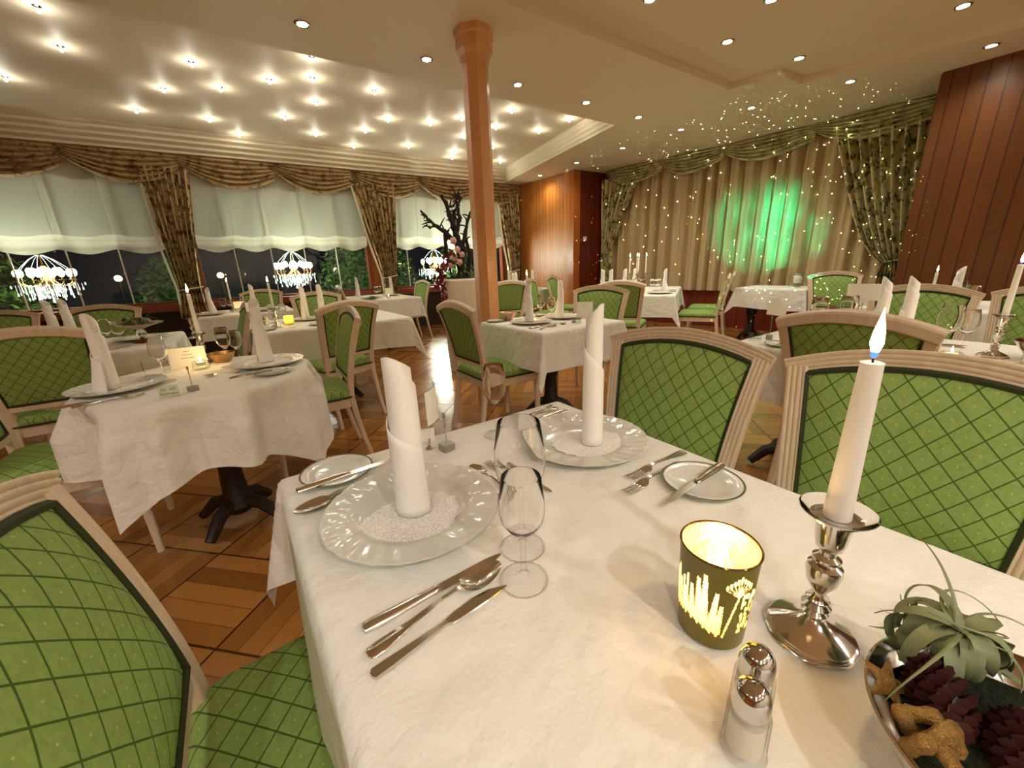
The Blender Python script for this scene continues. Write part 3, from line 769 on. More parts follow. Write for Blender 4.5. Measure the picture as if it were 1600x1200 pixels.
def cloth_round(R, half, z, seed):
    m = MB(); rs = random.Random(seed); r = .02; nt, nr = 120, 26
    def fn(u, v):
        th = 2 * PI * u; c = max(abs(math.cos(th)), abs(math.sin(th)))
        full = half / c ** .62                                                     # square cloth edge along this direction
        if v < .3: rho = (R - r) * v / .3; return (rho * math.cos(th), rho * math.sin(th), z)
        t = (v - .3) / .7 * (full - R + r); L = r * PI / 2
        o, dn = (r * math.sin(t / r), r * (1 - math.cos(t / r))) if t < L else (r, r + t - L)
        k = min(1, t / .25)
        o += .030 * t + .042 * min(1, t / .14) * (math.sin(8 * th + .6) + .6 * math.sin(13 * th + 2.0) + .3 * math.sin(21 * th)) + .03 * k * max(0, 1.25 - abs(c - .707) * 9)
        return ((R - r + o) * math.cos(th), (R - r + o) * math.sin(th), z - dn * .96)
    m.grid(fn, nt, nr, True); return m
T = .757
def table(cx, cy, a, b, h, rz, tlabel, clabel, seed, round_=False, corner=.26):
    t = thing('dining_table', (cx, cy, 0), rz)
    m = MB()
    if round_: m.lathe([(a - .03, T - .034), (a - .026, T - .004)], 40)
    else: m.loft([rrect(a - .025, b - .025, .02, T - .034), rrect(a - .025, b - .025, .02, T - .004)])
    obj('tabletop', m, M['dark_wood'], t)
    for oy in ((-.7 * b, .7 * b) if b > 1.4 * a and not round_ else (0,)):
        m = MB(); m.lathe([(0, .06), (.05, .06), (.075, .10), (.055, .16), (.045, .3), (.07, .42), (.05, .5), (.05, T - .036), (0, T - .036)], 16, (0, oy, 0)); obj('pedestal', m, M['dark_wood'], t)
        for k in range(4):
            an = PI / 4 + k * PI / 2; L = min(a, b) * .48; dx, dy = math.cos(an), math.sin(an)
            m = MB(); m.tube([(.04 * dx, oy + .04 * dy, .12), (.6 * L * dx, oy + .6 * L * dy, .10), (L * dx, oy + L * dy, .025)], [.035, .03, .022], 8); obj('foot', m, M['dark_wood'], t)
    tag(t, tlabel, 'table', 'cloth covered dining tables')
    c = obj('tablecloth', cloth_round(a, h, T, seed) if round_ else cloth_rect(a, b, h, T, seed, .05, corner), M['cloth'] if seed == 1 else M['cloth_crumpled'], None, 180, (cx, cy, 0), rz)
    tag(c, clabel, 'tablecloth', 'white tablecloths'); return t
table(.41, .29, .405, .655, .25, 0, 'dark table under the white cloth of the front table', 'white damask cloth of the large front table', 1, False, .42)
table(-.17, 2.22, .43, .60, .715, .12, 'dark table under the draped round cloth at left', 'white cloth draped in folds over the round table at left', 2, True)
table(.69, 3.98, .62, .46, .24, 0, 'dark table under the cloth with the glowing votive', 'white cloth of the table with the glowing votive, left of centre', 3)
table(1.965, 2.36, .39, .39, .25, 0, 'dark table under the cloth of the middle table', 'white cloth of the square middle table beside the pillar', 4)
table(1.93, 6.50, .42, .66, .25, 0, 'dark table by the second tied curtain', 'white cloth of the window table left of the planter', 5)
table(.12, 5.80, .47, .42, .25, 0, 'dark table below the left tied curtain', 'white cloth of the window table with the four glasses and candle', 6)
table(-.80, 3.82, .42, .42, .25, 0, 'dark table with the glass cake stand', 'white cloth of the table with the glass cake stand at left', 7)
ca, sa = math.cos(TA), math.sin(TA)
T6 = lambda p, q: (4.30 + p * ca - q * sa, 2.87 + p * sa + q * ca)
table(*T6(.85, .47), .85, .47, .25, TA, 'dark table carrying the candelabra', 'white cloth of the long candelabra table', 8)
table(6.05, 2.50, .30, .43, .25, 0, 'dark side table against the beige curtain', 'white cloth of the side table with the glass sphere below the green light', 9)
table(2.46, .35, .40, .70, .25, 0, 'dark table behind the two nearest chairs', 'white cloth of the table behind the two nearest chairs at right', 10)
table(4.15, 5.75, .42, .42, .25, .2, 'dark table in front of the orange wood panel', 'shaded cloth of the table in front of the orange panel', 11)
table(4.60, .72, .45, .45, .25, .15, 'dark table near the right wood panel', 'white cloth of the far right table near the wood panel', 12)

# ================================================================== TABLEWARE
def b_charger():
    t = thing('charger_plate')
    pr = [(.0, .008), (.05, .008), (.088, .0085), (.096, .0105), (.104, .0150), (.112, .0158), (.122, .0166), (.132, .0174), (.142, .0184), (.150, .0196), (.1535, .0205), (.1555, .0200), (.155, .0180), (.150, .0160), (.112, .0115), (.09, .006), (.06, .004), (.0, .004)]
    def pl(u, v):
        k = min(int(v * (len(pr) - 1) + 1e-6), len(pr) - 1); r, z = pr[k]; a = 2 * PI * u
        if 4 < k < 12: z += .0009 * math.sin(20 * a + 55 * r) * math.sin(PI * (r - .10) / .055) + .0006 * math.sin(33 * a - 90 * r)
        if k > 8 and k < 13: r *= 1 + .004 * math.cos(20 * a)
        return (r * math.cos(a), r * math.sin(a), z)
    m = MB(); m.grid(pl, 160, len(pr) - 1, True); obj('plate', m, M['china'], t, 60)
    m = MB(); m.lathe([(.06, 0), (.072, 0), (.076, .005), (.056, .005)], 32); obj('foot_ring', m, M['china'], t)
    return t
def b_plate():
    t = thing('bread_plate')
    m = MB(); m.lathe([(.0, .001), (.045, .001), (.052, .004), (.074, .010), (.0752, .0115), (.073, .0122), (.052, .0066), (.046, .0045), (.0, .004)], 40); obj('plate', m, M['china'], t)
    m = MB(); m.lathe([(.0715, .0121), (.0725, .0128), (.0748, .0124), (.0756, .0118), (.0748, .0112)], 40); obj('green_band', m, M['china_green'], t)
    return t
def b_doily():
    m = MB(); n = 72
    pr = [(.0, 0), (.05, 0), (.078, .0006), (.086, .001), (.088, .0016)]
    m.lathe([(r, z + .0006) for r, z in pr] + [(.087, .0006), (.05, -.0004), (0, -.0004)], n, warp=lambda a, r, z: (1 + (.05 * abs(math.sin(9 * a)) + .02 * math.sin(27 * a) if r > .08 else .03 * abs(math.sin(9 * a)) if r > .07 else 0)) * (1.12 if abs(math.cos(a)) > .0 else 1) )
    return obj('paper_doily', m, M['doily'], None, 60)
def napkin_builder(hgt, r0, flare, turns, slant):
    def b():
        t0 = 2 * PI * turns
        def fn(u, v):
            th = t0 * u; r = r0 * (.66 + .34 * u)
            if u < .55: top = hgt * (1 - slant * (1 + math.cos(th + 2.2)) / 2)
            else:
                k = (u - .55) / .45; top = hgt * (1 - slant) * (1 - .52 * k ** .9)
            r *= 1 + flare * (max(0, u - .62) / .38) ** 2 * (1 - v) ** 1.2 - .12 * v * (1 - u)
            return (r * math.cos(th), r * math.sin(th), top * v)
        m = MB(); m.grid(fn, int(46 * turns), 10); o = obj('rolled_napkin', m, M['napkin'], None, 180)
        md = o.modifiers.new('thickness', 'SOLIDIFY'); md.thickness = .0014; md.offset = 1; return o
    return b
NAP = {'a': napkin_builder(.285, .030, .10, 2.45, .10), 'b': napkin_builder(.30, .029, .9, 2.3, .13), 'c': napkin_builder(.285, .028, 1.8, 2.2, .20)}
def glass_builder(h, rr, rb, foot, stem):
    def b():
        t = thing('wine_glass'); H0 = h * stem
        bowl = [(.0045, H0), (.010, H0 + .004), (rb * .62, H0 + (h - H0) * .14), (rb * .92, H0 + (h - H0) * .30), (rb, H0 + (h - H0) * .45), (rb * .97, H0 + (h - H0) * .65), (rr, h)]
        inn = [(r - .0012, z + .0012) for r, z in bowl[2:]][::-1] + [(.009, H0 + .008), (0, H0 + .007)]
        m = MB(); m.lathe([(0, H0 - .001)] + bowl + inn, 28); obj('bowl', m, M['glass'], t, 60)
        m = MB(); m.lathe([(.0, .0), (foot, .0), (foot, .0014), (foot * .5, .004), (.008, .008), (.0045, .016), (.0038, H0 * .6), (.0048, H0)], 28); obj('stem', m, M['glass_foot'], t, 60)
        m = MB(); m.lathe([(foot - .0012, .0002), (foot, .0), (foot + .0003, .0008), (foot - .0002, .0018), (foot - .0014, .0016)], 40); obj('foot_rim', m, M['glass'], t, 60)
        return t
    return b
GL = {'w': glass_builder(.165, .0265, .0315, .0345, .44), 'v': glass_builder(.214, .031, .0385, .0355, .45), 't': glass_builder(.19, .0235, .031, .033, .46)}
def b_tumbler():
    t = thing('tumbler'); m = MB(); m.lathe([(0, 0), (.026, 0), (.030, .003), (.034, .085), (.0325, .085), (.0285, .008), (0, .007)], 24); obj('glass_wall', m, M['glass'], t); return t
def strip(m, pts, th=.0018):
    """flat bar of varying half width: pts (x, half width, z[, y])"""
    rings = []
    for p in pts:
        x, w, z = p[:3]; y = p[3] if len(p) > 3 else 0
        rings.append([(x, y - w, z), (x, y + w, z), (x, y + w * .85, z + th), (x, y - w * .85, z + th)])
    m.loft(rings)
def b_knife():
    t = thing('table_knife'); m = MB()
    m.loft([[(x, w * math.cos(a), .0058 + .0052 * k2 * math.sin(a)) for a in [2 * PI * i / 10 for i in range(10)]] for x, w, k2 in ((-.105, .003, .5), (-.103, .0085, .95), (-.09, .0095, 1.05), (-.05, .0082, 1), (-.012, .0062, .9), (-.006, .0075, 1), (0, .0045, .7))]); obj('handle', m, M['steel'], t)
    m = MB(); q = []
    for k in range(13):
        x = .105 * k / 12; top = .0068 if k < 10 else .0068 - .0035 * ((k - 9) / 3) ** 2; bot = -.0075 * (1 - max(0, (k - 7) / 5) ** 2.2)
        q.append([(x, bot, .0050), (x, top, .0046), (x, top, .0062), (x, bot, .0054)])
    m.loft(q); obj('blade', m, M['steel'], t); return t
def b_spoon():
    m = MB(); strip(m, [(-.10, .005, .002), (-.096, .0095, .002), (-.08, .0100, .0022), (-.04, .0045, .006), (0, .0028, .011), (.028, .003, .010), (.036, .006, .0075)], .002)
    def bowl(u, v):
        th = 2 * PI * u; x = .066 + .034 * v * math.cos(th) * (1 + .12 * math.cos(th)); y = .021 * v * math.sin(th) * (1 - .12 * math.cos(th)); return (x, y, .001 + .0075 * v * v)
    m.grid(bowl, 24, 6, True); m.grid(lambda u, v: (lambda p: (p[0], p[1], p[2] + .0012))(bowl(1 - u, v)), 24, 6, True)
    return obj('spoon', m, M['steel'], None, 60)
def b_fork():
    m = MB(); strip(m, [(-.10, .005, .002), (-.096, .0098, .002), (-.08, .0102, .0022), (-.04, .0045, .006), (.005, .0028, .010), (.025, .004, .009), (.036, .0110, .006), (.050, .0118, .003)], .002)
    for k in range(4):
        y = -.0096 + .0064 * k; strip(m, [(.049, .0021, .003, y), (.07, .0018, .0022, y), (.088, .0014, .004, y), (.096, .0007, .0062, y)], .0018)
    return obj('fork', m, M['steel'], None, 40)
def b_fish():
    t = thing('butter_knife'); m = MB(); strip(m, [(-.095, .003, .001), (-.092, .0078, .001), (-.07, .007, .001), (-.02, .0042, .0016), (.0, .0032, .002), (.008, .0055, .002)], .0036); obj('handle', m, M['steel'], t)
    m = MB(); strip(m, [(.008, .0058, .002), (.014, .0078, .002, .001), (.05, .0098, .0022, .001), (.075, .0078, .0024, -.001), (.097, .0006, .0026, -.006)], .0014); obj('blade', m, M['steel'], t); return t
def flame_on(t, z, w=CANDLE_W, s=1.0):
    m = MB(); m.tube([(0, 0, z - .002), (.0008, 0, z + .007 * s)], .0009, 5); obj('wick', m, M['wick'], t)
    m = MB(); m.lathe([(0, z + .004 * s), (.0032 * s, z + .009 * s), (.0052 * s, z + .017 * s), (.0042 * s, z + .028 * s), (.0016 * s, z + .041 * s), (0, z + .050 * s)], 10); obj('flame', m, M['flame'], t)
    m = MB(); m.lathe([(0, z + .0015 * s), (.0026 * s, z + .004 * s), (.0034 * s, z + .0085 * s), (.0, z + .0088 * s)], 10); obj('flame_base', m, M['flame_blue'], t)
    point('candlelight', t, (0, 0, z + .085 * s), w, FLAME, .012)
def candle_builder(h, r0, r1, w=CANDLE_W):
    def b():
        t = thing('taper_candle'); m = MB(); m.lathe([(0, 0), (r0, 0), (r0 * .5 + r1 * .5, h * .5), (r1, h - .002), (r1 * .7, h - .001), (0, h - .003)], 16); obj('wax', m, M['wax'], t); flame_on(t, h, w, 1.0); return t
    return b
CAN = {'t': candle_builder(.172, .0128, .0092, 1.0), 's': candle_builder(.20, .0105, .0085)}
def b_stick():
    t = thing('candlestick'); scal = lambda a, r, z: 1 + ((.030 * abs(math.cos(4 * a)) ** .6 + .02 * math.cos(2 * a)) if r > .03 else 0)
    m = MB(); m.lathe([(0, 0), (.0445, 0), (.0455, .002), (.0445, .0035), (.043, .004), (.0432, .006), (.0415, .0068), (.0415, .0085), (.038, .0105), (.026, .017), (.015, .023), (.011, .028), (.0, .028)], 48, warp=scal); obj('base', m, M['silver'], t)
    m = MB(); m.lathe([(.013, .024), (.010, .030), (.0135, .034), (.010, .038), (.0145, .043), (.010, .048), (.012, .052), (.007, .058), (.007, .064), (.0145, .076), (.0175, .090), (.0165, .097), (.010, .101), (.0135, .105), (.0135, .108), (.008, .112), (.0085, .118), (.0125, .122), (.0145, .130), (.0165, .150), (.0165, .158), (.0, .158)], 28); obj('stem', m, M['silver'], t)
    m = MB(); m.lathe([(.013, .1585), (.020, .159), (.033, .166), (.0345, .1685), (.032, .168), (.020, .1615), (.013, .1612)], 32); obj('drip_pan', m, M['glass'], t)
    m = MB(); m.lathe([(.016, .1575), (.0235, .1578), (.0235, .1595), (.016, .16)], 24); obj('collar', m, M['silver'], t)
    return t
def b_cardcube():
    t = thing('card_stand'); m = MB(); m.loft([rrect(.0145, .0145, .001, 0, 2), rrect(.0145, .0145, .001, .018, 2)]); obj('cube', m, M['brushed'], t)
    m = MB(); m.tube([(0, 0, .018), (0, 0, .085)], .0017, 6); m.tube([(0, 0, .018), (0, 0, .030)], .002, 6); obj('rod', m, M['chrome'], t)
    m = MB(); m.box((0, -.0018, .090), (.005, .001, .014)); m.box((0, .0022, .090), (.005, .001, .014)); m.box((0, 0, .084), (.006, .006, .004)); obj('clip', m, M['steel'], t)
    return t
def card_mesh(w, h, curve, lines=0):
    t = thing('menu_card'); m = MB(); m.grid(lambda u, v: (w * (u - .5), curve * (2 * u - 1) ** 2, h * v), 14, 2); m.grid(lambda u, v: (w * (.5 - u), curve * (1 - 2 * u) ** 2 + .0006, h * v), 14, 2); obj('sheet', m, M['card'], t)
    m = MB()
    for k in range(lines):
        z = h * (.80 - .16 * k); ww = w * (.16 + .1 * ((k * 7) % 3))
        m.box((0, -.0006, z), (ww, .0004, .0022))
    if lines: obj('printed_lines', m, M['ink'], t)
    return t
def text_mesh(body, size, parent, loc, rot, mat, ext=.0003):
    c = bpy.data.curves.new('lettering', 'FONT'); c.body = body; c.size = size; c.extrude = ext; c.align_x = 'CENTER'; c.align_y = 'CENTER'; c.shear = .3
    tmp = bpy.data.objects.new('tmp', c); COL.objects.link(tmp); bpy.context.view_layer.update()
    me = bpy.data.meshes.new_from_object(tmp.evaluated_get(bpy.context.evaluated_depsgraph_get())); bpy.data.objects.remove(tmp); me.name = 'lettering'
    if not me.materials: me.materials.append(mat)
    o = bpy.data.objects.new('lettering', me); COL.objects.link(o); o.parent = parent; o.location = loc; o.rotation_euler = rot; c.materials.append(mat); return o
def sign_builder(a, b2):
    def b():
        t = thing('reserved_sign'); m = MB(); m.loft([rrect(.030, .004, .001, 0, 2), rrect(.030, .004, .001, .042, 2)]); obj('acrylic_block', m, M['acrylic'], t)
        text_mesh(a, .014, t, (0, -.0045, .030), (PI / 2, 0, 0), M['ink']); text_mesh(b2, .013, t, (0, -.0045, .014), (PI / 2, 0, 0), M['ink']); return t
    return b
def b_crystal():
    t = thing('crystal_tealight_holder'); m = MB(); m.lathe([(0, 0), (.03, 0), (.035, .006), (.035, .034), (.030, .040), (.022, .040), (.020, .022), (0, .02)], 10); obj('facets', m, M['acrylic'], t, 10)
    m = MB(); m.lathe([(0, .021), (.0195, .021), (.0195, .034), (0, .034)], 14); obj('wax', m, M['wax'], t); flame_on(t, .034, .3, .6); return t
def b_votive_small():
    t = thing('votive_glass'); m = MB(); m.lathe([(0, 0), (.033, 0), (.035, .004), (.038, .075), (.0365, .075), (.033, .008), (0, .006)], 24); obj('glass_wall', m, M['votive_etch'], t)
    m = MB(); m.lathe([(0, .007), (.03, .007), (.03, .02), (0, .02)], 14); obj('wax', m, M['wax'], t); flame_on(t, .022, .6, .8); return t
G = {'knife': b_knife, 'spoon': b_spoon, 'fork': b_fork, 'fish': b_fish, 'charger': b_charger, 'bread': b_plate}
CATS = {'knife': 'knife', 'spoon': 'spoon', 'fork': 'fork', 'fish': 'butter knife', 'charger': 'charger plate', 'bread': 'bread plate'}
def ware(k, x, y, deg, label, z=T + .001, scale=None):
    return place(k, G[k], (x, y, z), math.radians(deg), label, CATS[k], {'charger': 'charger plates', 'bread': 'green rimmed bread plates'}.get(k, 'silver cutlery'), scale)
def napkin(k, x, y, deg, label, z=T + .012, s=1.0, rs=None):
    return place('nap' + k, NAP[k], (x, y, z), math.radians(deg), label, 'napkin', 'rolled white napkins', (s if rs is None else rs, s if rs is None else rs, s))
def glass(k, x, y, label, s=1.0, z=T + .001):
    return place('gl' + k, GL[k], (x, y, z), 0, label, 'wine glass', 'wine glasses', (s, s, s))
def doily(x, y, deg, label, z=T + .0098): return place('doily', b_doily, (x, y, z), math.radians(deg), label, 'doily', 'lace doilies', (1.0, .74, 1))
def candle(k, x, y, z, label): return place('can' + k, CAN[k], (x, y, z), 0, label, 'candle', 'burning taper candles')
def stick(x, y, deg, label, z=T + .001, s=1.0): return place('stick', b_stick, (x, y, z), math.radians(deg), label, 'candlestick', 'silver candlesticks', (s, s, s))

# ------------------------------------------------------------------ front table
Z = T + .001
ware('charger', .198, .632, 10, 'large pale charger plate nearest the viewer, left of the wine glasses')
ware('charger', .644, .655, 30, 'large pale charger plate in front of the nearest green chairs, far side of front table')
doily(.175, .598, 20, 'white lace doily on the nearest charger plate')
doily(.648, .618, -40, 'white lace doily on the charger plate by the green chair')
napkin('a', .200, .632, 150, 'tall rolled napkin on the nearest charger plate', T + .0125, 1.0)
napkin('a', .648, .627, 250, 'tall rolled napkin in front of the nearest green chairs, centre', T + .0125, 1.16, .82)
ware('bread', .117, .876, 0, 'green rimmed bread plate at the far left corner of the front table')
ware('bread', .692, .370, 0, 'green rimmed bread plate right of the forks on the front table')
ware('knife', .135, .832, 4, 'knife lying across the far left bread plate of the front table', T + .011)
ware('fork', .132, .785, 190, 'fork between the far left bread plate and the nearest charger')
ware('spoon', .118, .770, 191, 'silver spoon lying under the fork beside the far left bread plate', Z + .003)
ware('knife', .666, .368, 184, 'knife lying across the bread plate near the green chair', T + .011)
ware('fork', .690, .470, 181, 'upper of two forks left of the right bread plate')
ware('fork', .640, .441, 183, 'lower of two forks left of the right bread plate')
ware('knife', .158, .434, 2, 'dinner knife directly below the nearest charger plate')
ware('spoon', .148, .408, 8, 'large soup spoon beside the dinner knife in the foreground')
ware('fish', .140, .378, 7, 'butter knife, lowest of the three foreground pieces')
ware('spoon', .372, .640, 95, 'dessert spoon with its bowl toward the card stand, left of the tall glass', Z, (.75, .75, .75))
ware('fork', .340, .610, 276, 'dessert fork handle beside the nearest charger plate rim', Z, (.8, .8, .8))
ware('fork', .412, .635, 97, 'dessert fork with tines showing through the tall wine glass', Z, (.8, .8, .8))
ware('knife', .435, .600, 272, 'dessert knife behind the tall wine glass', Z, (.7, .7, .7))
ware('knife', .655, .835, 183, 'dinner knife above the far charger plate')
ware('spoon', .660, .862, 192, 'soup spoon above the far charger plate')
ware('fish', .668, .888, 195, 'butter knife at the far corner of the front table')
glass('w', .265, .381, 'shorter wine glass nearest the viewer on the front table')
glass('v', .303, .437, 'taller wine glass directly behind the nearest glass')
glass('t', .505, .830, 'wine glass by the far edge of the front table')
place('cube', b_cardcube, (.362, .833, Z), math.radians(12), 'square metal card stand on the far edge of the front table', 'card stand', 'metal card stands')
c = card_mesh(.10, .080, .014); c.location = (.347, .838, T + .086); c.rotation_euler = (0, 0, math.radians(57)); tag(c, 'curved white card held by the metal stand on the front table', 'card')
t = thing('place_card_holder', (.330, .866, Z)); m = MB(); m.lathe([(0, 0), (.010, 0), (.010, .002), (.004, .006), (.0025, .010), (0, .010)], 16); obj('base', m, M['chrome'], t)
for s in (-1, 1):
    m = MB(); m.tube([(0, 0, .009), (.002, s * .003, .014), (.002, s * .003, .022), (.003, s * .0035, .026)], .0014, 6); obj('prong', m, M['chrome'], t)
tag(t, 'tiny silver place card holder beside the metal card stand', 'card holder')
c = card_mesh(.044, .034, .0); c.location = (.326, .872, T + .019); c.rotation_euler = (0, 0, math.radians(-20)); tag(c, 'small white place card behind the tall napkin on the front table', 'card')

# olive votive glass with etched meadow plants
t = thing('votive_glass', (.405, .187, Z), math.radians(-150))
blobs = []
def sprig(a0, z0, h, lean, n, s, w):
    for k in range(n):
        f = k / (n - 1); a = a0 + lean * f; z = z0 + h * f; blobs.append((a, z, .0016 / .04, .004, 0))
        for sd in (-1, 1): blobs.append((a + sd * w * (1 - .55 * f) * .6, z + .003, w * (1 - .55 * f) * .5, s, sd))
Q = .16
for a0, z0, h, ln, n in ((-.42, .030, .066, -.06, 15), (-.60, .032, .056, -.05, 13), (-.80, .034, .040, -.04, 10), (-.24, .026, .050, .08, 12), (-.06, .024, .036, .05, 9), (-1.0, .036, .026, -.03, 7)):
    sprig(a0 + Q, z0, h, ln, n, .0029, .11)
for k in range(30): blobs.append((.12 + Q + .010 * k, .022 + .0020 * k, .030, .0024, 0))
for k in range(9):
    f = -1 + k / 4.
    for j in range(7): blobs.append((.40 + Q + f * .055 * j, .080 + .0034 * j - .0020 * abs(f) * j, .020, .0016, 0))
    blobs.append((.40 + Q + f * .34, .104 - .012 * abs(f), .042, .0034, 0))
rv = random.Random(5)
for k in range(60): blobs.append((.55 + Q + .50 * rv.random(), .026 + .056 * rv.random(), .038, .0030, 0))
for k in range(6): sprig(-1.55 + .14 * k, .034, .036 + .007 * (k % 3), .02, 8, .0020, .07)
def etched(u, v):
    a = (u - .5) * 2 * PI; z = .002 + .115 * v
    for b in blobs:
        if ((a - b[0]) / b[2]) ** 2 + ((z - b[1]) / b[3]) ** 2 < 1: return 1
    return 0
vr = lambda z: .0365 + .0055 * z / .117
m = MB(); m.grid(lambda u, v: (vr(.117 * v) * math.cos((u - .5) * 2 * PI), vr(.117 * v) * math.sin((u - .5) * 2 * PI), .002 + .115 * v), 260, 96, True, matf=etched)
obj('glass_wall', m, [M['votive'], M['votive_etch']], t, 80)
m = MB(); q = MB(); q.grid(lambda u, v: ((vr(.117 * v) - .0016) * math.cos((u - .5) * 2 * PI), (vr(.117 * v) - .0016) * math.sin((u - .5) * 2 * PI), .012 + .104 * v), 130, 48, True)
for fc in q.f:
    c = [sum(q.v[i][k] for i in fc) / 4 for k in range(3)]
    if not etched(.5 + math.atan2(c[1], c[0]) / (2 * PI), (c[2] - .002) / .115): m.f.append(fc)
m.v = q.v; m.m = [0] * len(m.f); obj('silvered_lining', m, M['votive_in'], t, 80)
m = MB(); m.lathe([(0, 0), (.034, 0), (.0366, .003), (.0366, .012), (0, .012)], 40); obj('thick_base', m, plain('olive_base', lin(58, 56, 14), .2), t)
m = MB(); m.lathe([(.0405, .1155), (.0423, .1155), (.0430, .1172), (.0418, .1186), (.0404, .1175), (.0405, .1155)], 48); obj('rim', m, plain('bronze_rim', lin(96, 70, 26), .15, .6), t)
tag(t, 'olive gold votive glass with bright etched meadow plants on the front table', 'votive glass')
t = thing('tealight', (.405, .187, T + .0135)); m = MB(); m.lathe([(0, 0), (.019, 0), (.019, .018), (0, .016)], 20); obj('wax', m, M['wax'], t); flame_on(t, .017, .48, .75); tag(t, 'burning tealight inside the olive gold votive glass', 'candle')

stick(.487, .111, 20, 'silver candlestick in the foreground right of the votive glass')
candle('t', .488, .111, T + .1605, 'tall white candle burning in the foreground candlestick')

# salt and pepper
def b_shaker():
    t = thing('salt_shaker')
    m = MB(); m.lathe([(0, 0), (.0225, 0), (.0228, .003), (.0215, .006), (.0205, .052), (.0195, .056), (.016, .058), (.016, .054), (.018, .050), (.0185, .010), (0, .008)], 28); obj('glass_body', m, M['clear'], t)
    m = MB(); m.lathe([(0, .009), (.0178, .009), (.0172, .046), (0, .046)], 24); obj('contents', m, M['salt'], t)
    m = MB(); m.lathe([(.0178, .055), (.0182, .058), (.0182, .068), (.0172, .076), (.0135, .083), (.007, .087), (0, .088)], 32); obj('dome_cap', m, M['chrome'], t)
    m = MB()
    for k in range(7):
        a = k * PI / 3; r = 0 if k == 6 else .0045; m.lathe([(.0009, .0862 if r else .0875), (.0009, .0874 if r else .0885)], 6, (r * math.cos(a), r * math.sin(a), 0))
    obj('holes', m, M['wick'], t); return t
place('salt', b_shaker, (.304, .097, Z), .4, 'glass shaker with chrome dome nearest the viewer', 'salt shaker', 'salt and pepper shakers', (.85, .85, .92))
place('salt', b_shaker, (.341, .110, Z), 1.4, 'glass shaker with chrome dome behind the nearest one', 'pepper shaker', 'salt and pepper shakers', (.85, .85, .92))

# silver bowl with air plant, cones and gilded nuts
BX, BY = .430, -.054
m = MB(); m.lathe([(0, 0), (.045, 0), (.047, .003), (.040, .006), (.062, .016), (.090, .038), (.104, .064), (.1065, .070), (.1045, .071), (.101, .064), (.087, .040), (.060, .019), (0, .012)], 56)
tag(obj('silver_bowl', m, M['silver'], None, 40, (BX, BY, Z)), 'silver bowl of dried decorations at the lower right corner', 'bowl')
def b_cone():
    t = thing('pine_cone'); m = MB(); rc = random.Random(2)
    for k in range(90):
        f = k / 89; a = k * 2.39996; r = .021 * math.sin(PI * (.10 + .86 * f)) ** .8; z = .062 * f
        d = Vector((math.cos(a), math.sin(a), .55)).normalized(); sd = Vector((-math.sin(a), math.cos(a), 0)); up = d.cross(sd)
        p = Vector((r * .55 * math.cos(a), r * .55 * math.sin(a), z)); q = Vector((r * math.cos(a), r * math.sin(a), z + .004)); w = .0065 * (1 - .45 * f)
        m.add([p - sd * w * .4, q - sd * w, q + d * .003, q + sd * w, p + sd * w * .4, q + up * .003 + d * .001], [(0, 1, 5), (1, 2, 5), (2, 3, 5), (3, 4, 5), (0, 5, 4), (0, 4, 3, 2, 1)])
    obj('scales', m, M['cone'], t, 20)
    m = MB(); m.lathe([(0, 0), (.008, .003), (.012, .03), (.006, .055), (0, .062)], 10); obj('core', m, M['cone'], t); return t
o = place('cone', b_cone, (.404, -.012, Z + .056), 0, 'dark pine cone beside the gold star in the silver bowl', 'pine cone', 'dark pine cones', (1.05, 1.05, 1.05)); o.rotation_euler = (math.radians(78), 0, math.radians(120))
o = place('cone', b_cone, (.400, -.044, Z + .052), 0, 'dark pine cone at the right picture edge in the silver bowl', 'pine cone', 'dark pine cones', (1.05, 1.05, 1.05)); o.rotation_euler = (math.radians(80), 0, math.radians(95))
def b_nut():
    m = MB(); w = lambda a, r, z: 1 + .05 * math.sin(7 * a + z * 500)
    m.lathe([(0, -.0135), (.0042, -.0122), (.0064, -.0075), (.0054, -.001), (.0066, .006), (.0050, .0115), (0, .0135)], 18, warp=w); return obj('gilded_nut', m, M['gold'], None, 60)
for k, (x, y, z, rx, rz, lb) in enumerate(((.394, .010, .070, 60, 20, 'topmost gilded nut of the gold cluster'), (.382, .016, .066, 30, 200, 'gilded nut at the left of the gold cluster'), (.392, -.009, .069, 80, 110, 'gilded nut at the right of the gold cluster'),
                                           (.380, -.002, .074, 55, 60, 'gilded nut in the middle of the gold cluster'), (.367, .006, .066, 30, 10, 'lowest left gilded nut, at the bottom picture edge'), (.371, -.012, .066, 70, 150, 'lowest right gilded nut, at the bottom picture edge'))):
    o = place('nut', b_nut, (x, y, Z + z), 0, lb + ' in the silver bowl', 'gilded nut', 'gilded nuts in the silver bowl'); o.rotation_euler = (math.radians(rx), 0, math.radians(rz))
m = MB(); q = []
for k in range(10):
    a = k * PI / 5; r = .024 if k % 2 == 0 else .010; q.append((r * math.cos(a), r * math.sin(a), 0))
m.add(q + [(0, 0, .007), (0, 0, -.004)], [(k, (k + 1) % 10, 10) for k in range(10)] + [((k + 1) % 10, k, 11) for k in range(10)])
o = obj('gold_star', m, M['gold'], None, 10, (.417, .034, Z + .060)); o.rotation_euler = (.5, -.4, .3); tag(o, 'glittering gold star at the rim of the silver bowl', 'star ornament')
m = MB(); m.lathe([(0, 0), (.05, .004), (.080, .020), (.086, .028), (0, .030)], 30); o = obj('moss_bed', m, plain('dark_moss', lin(30, 34, 16), .95, 0, .2, (150.0, 1.0)), None, 40, (BX, BY, Z + .022)); tag(o, 'dark moss bed under the decorations in the silver bowl', 'moss', None, 'stuff')
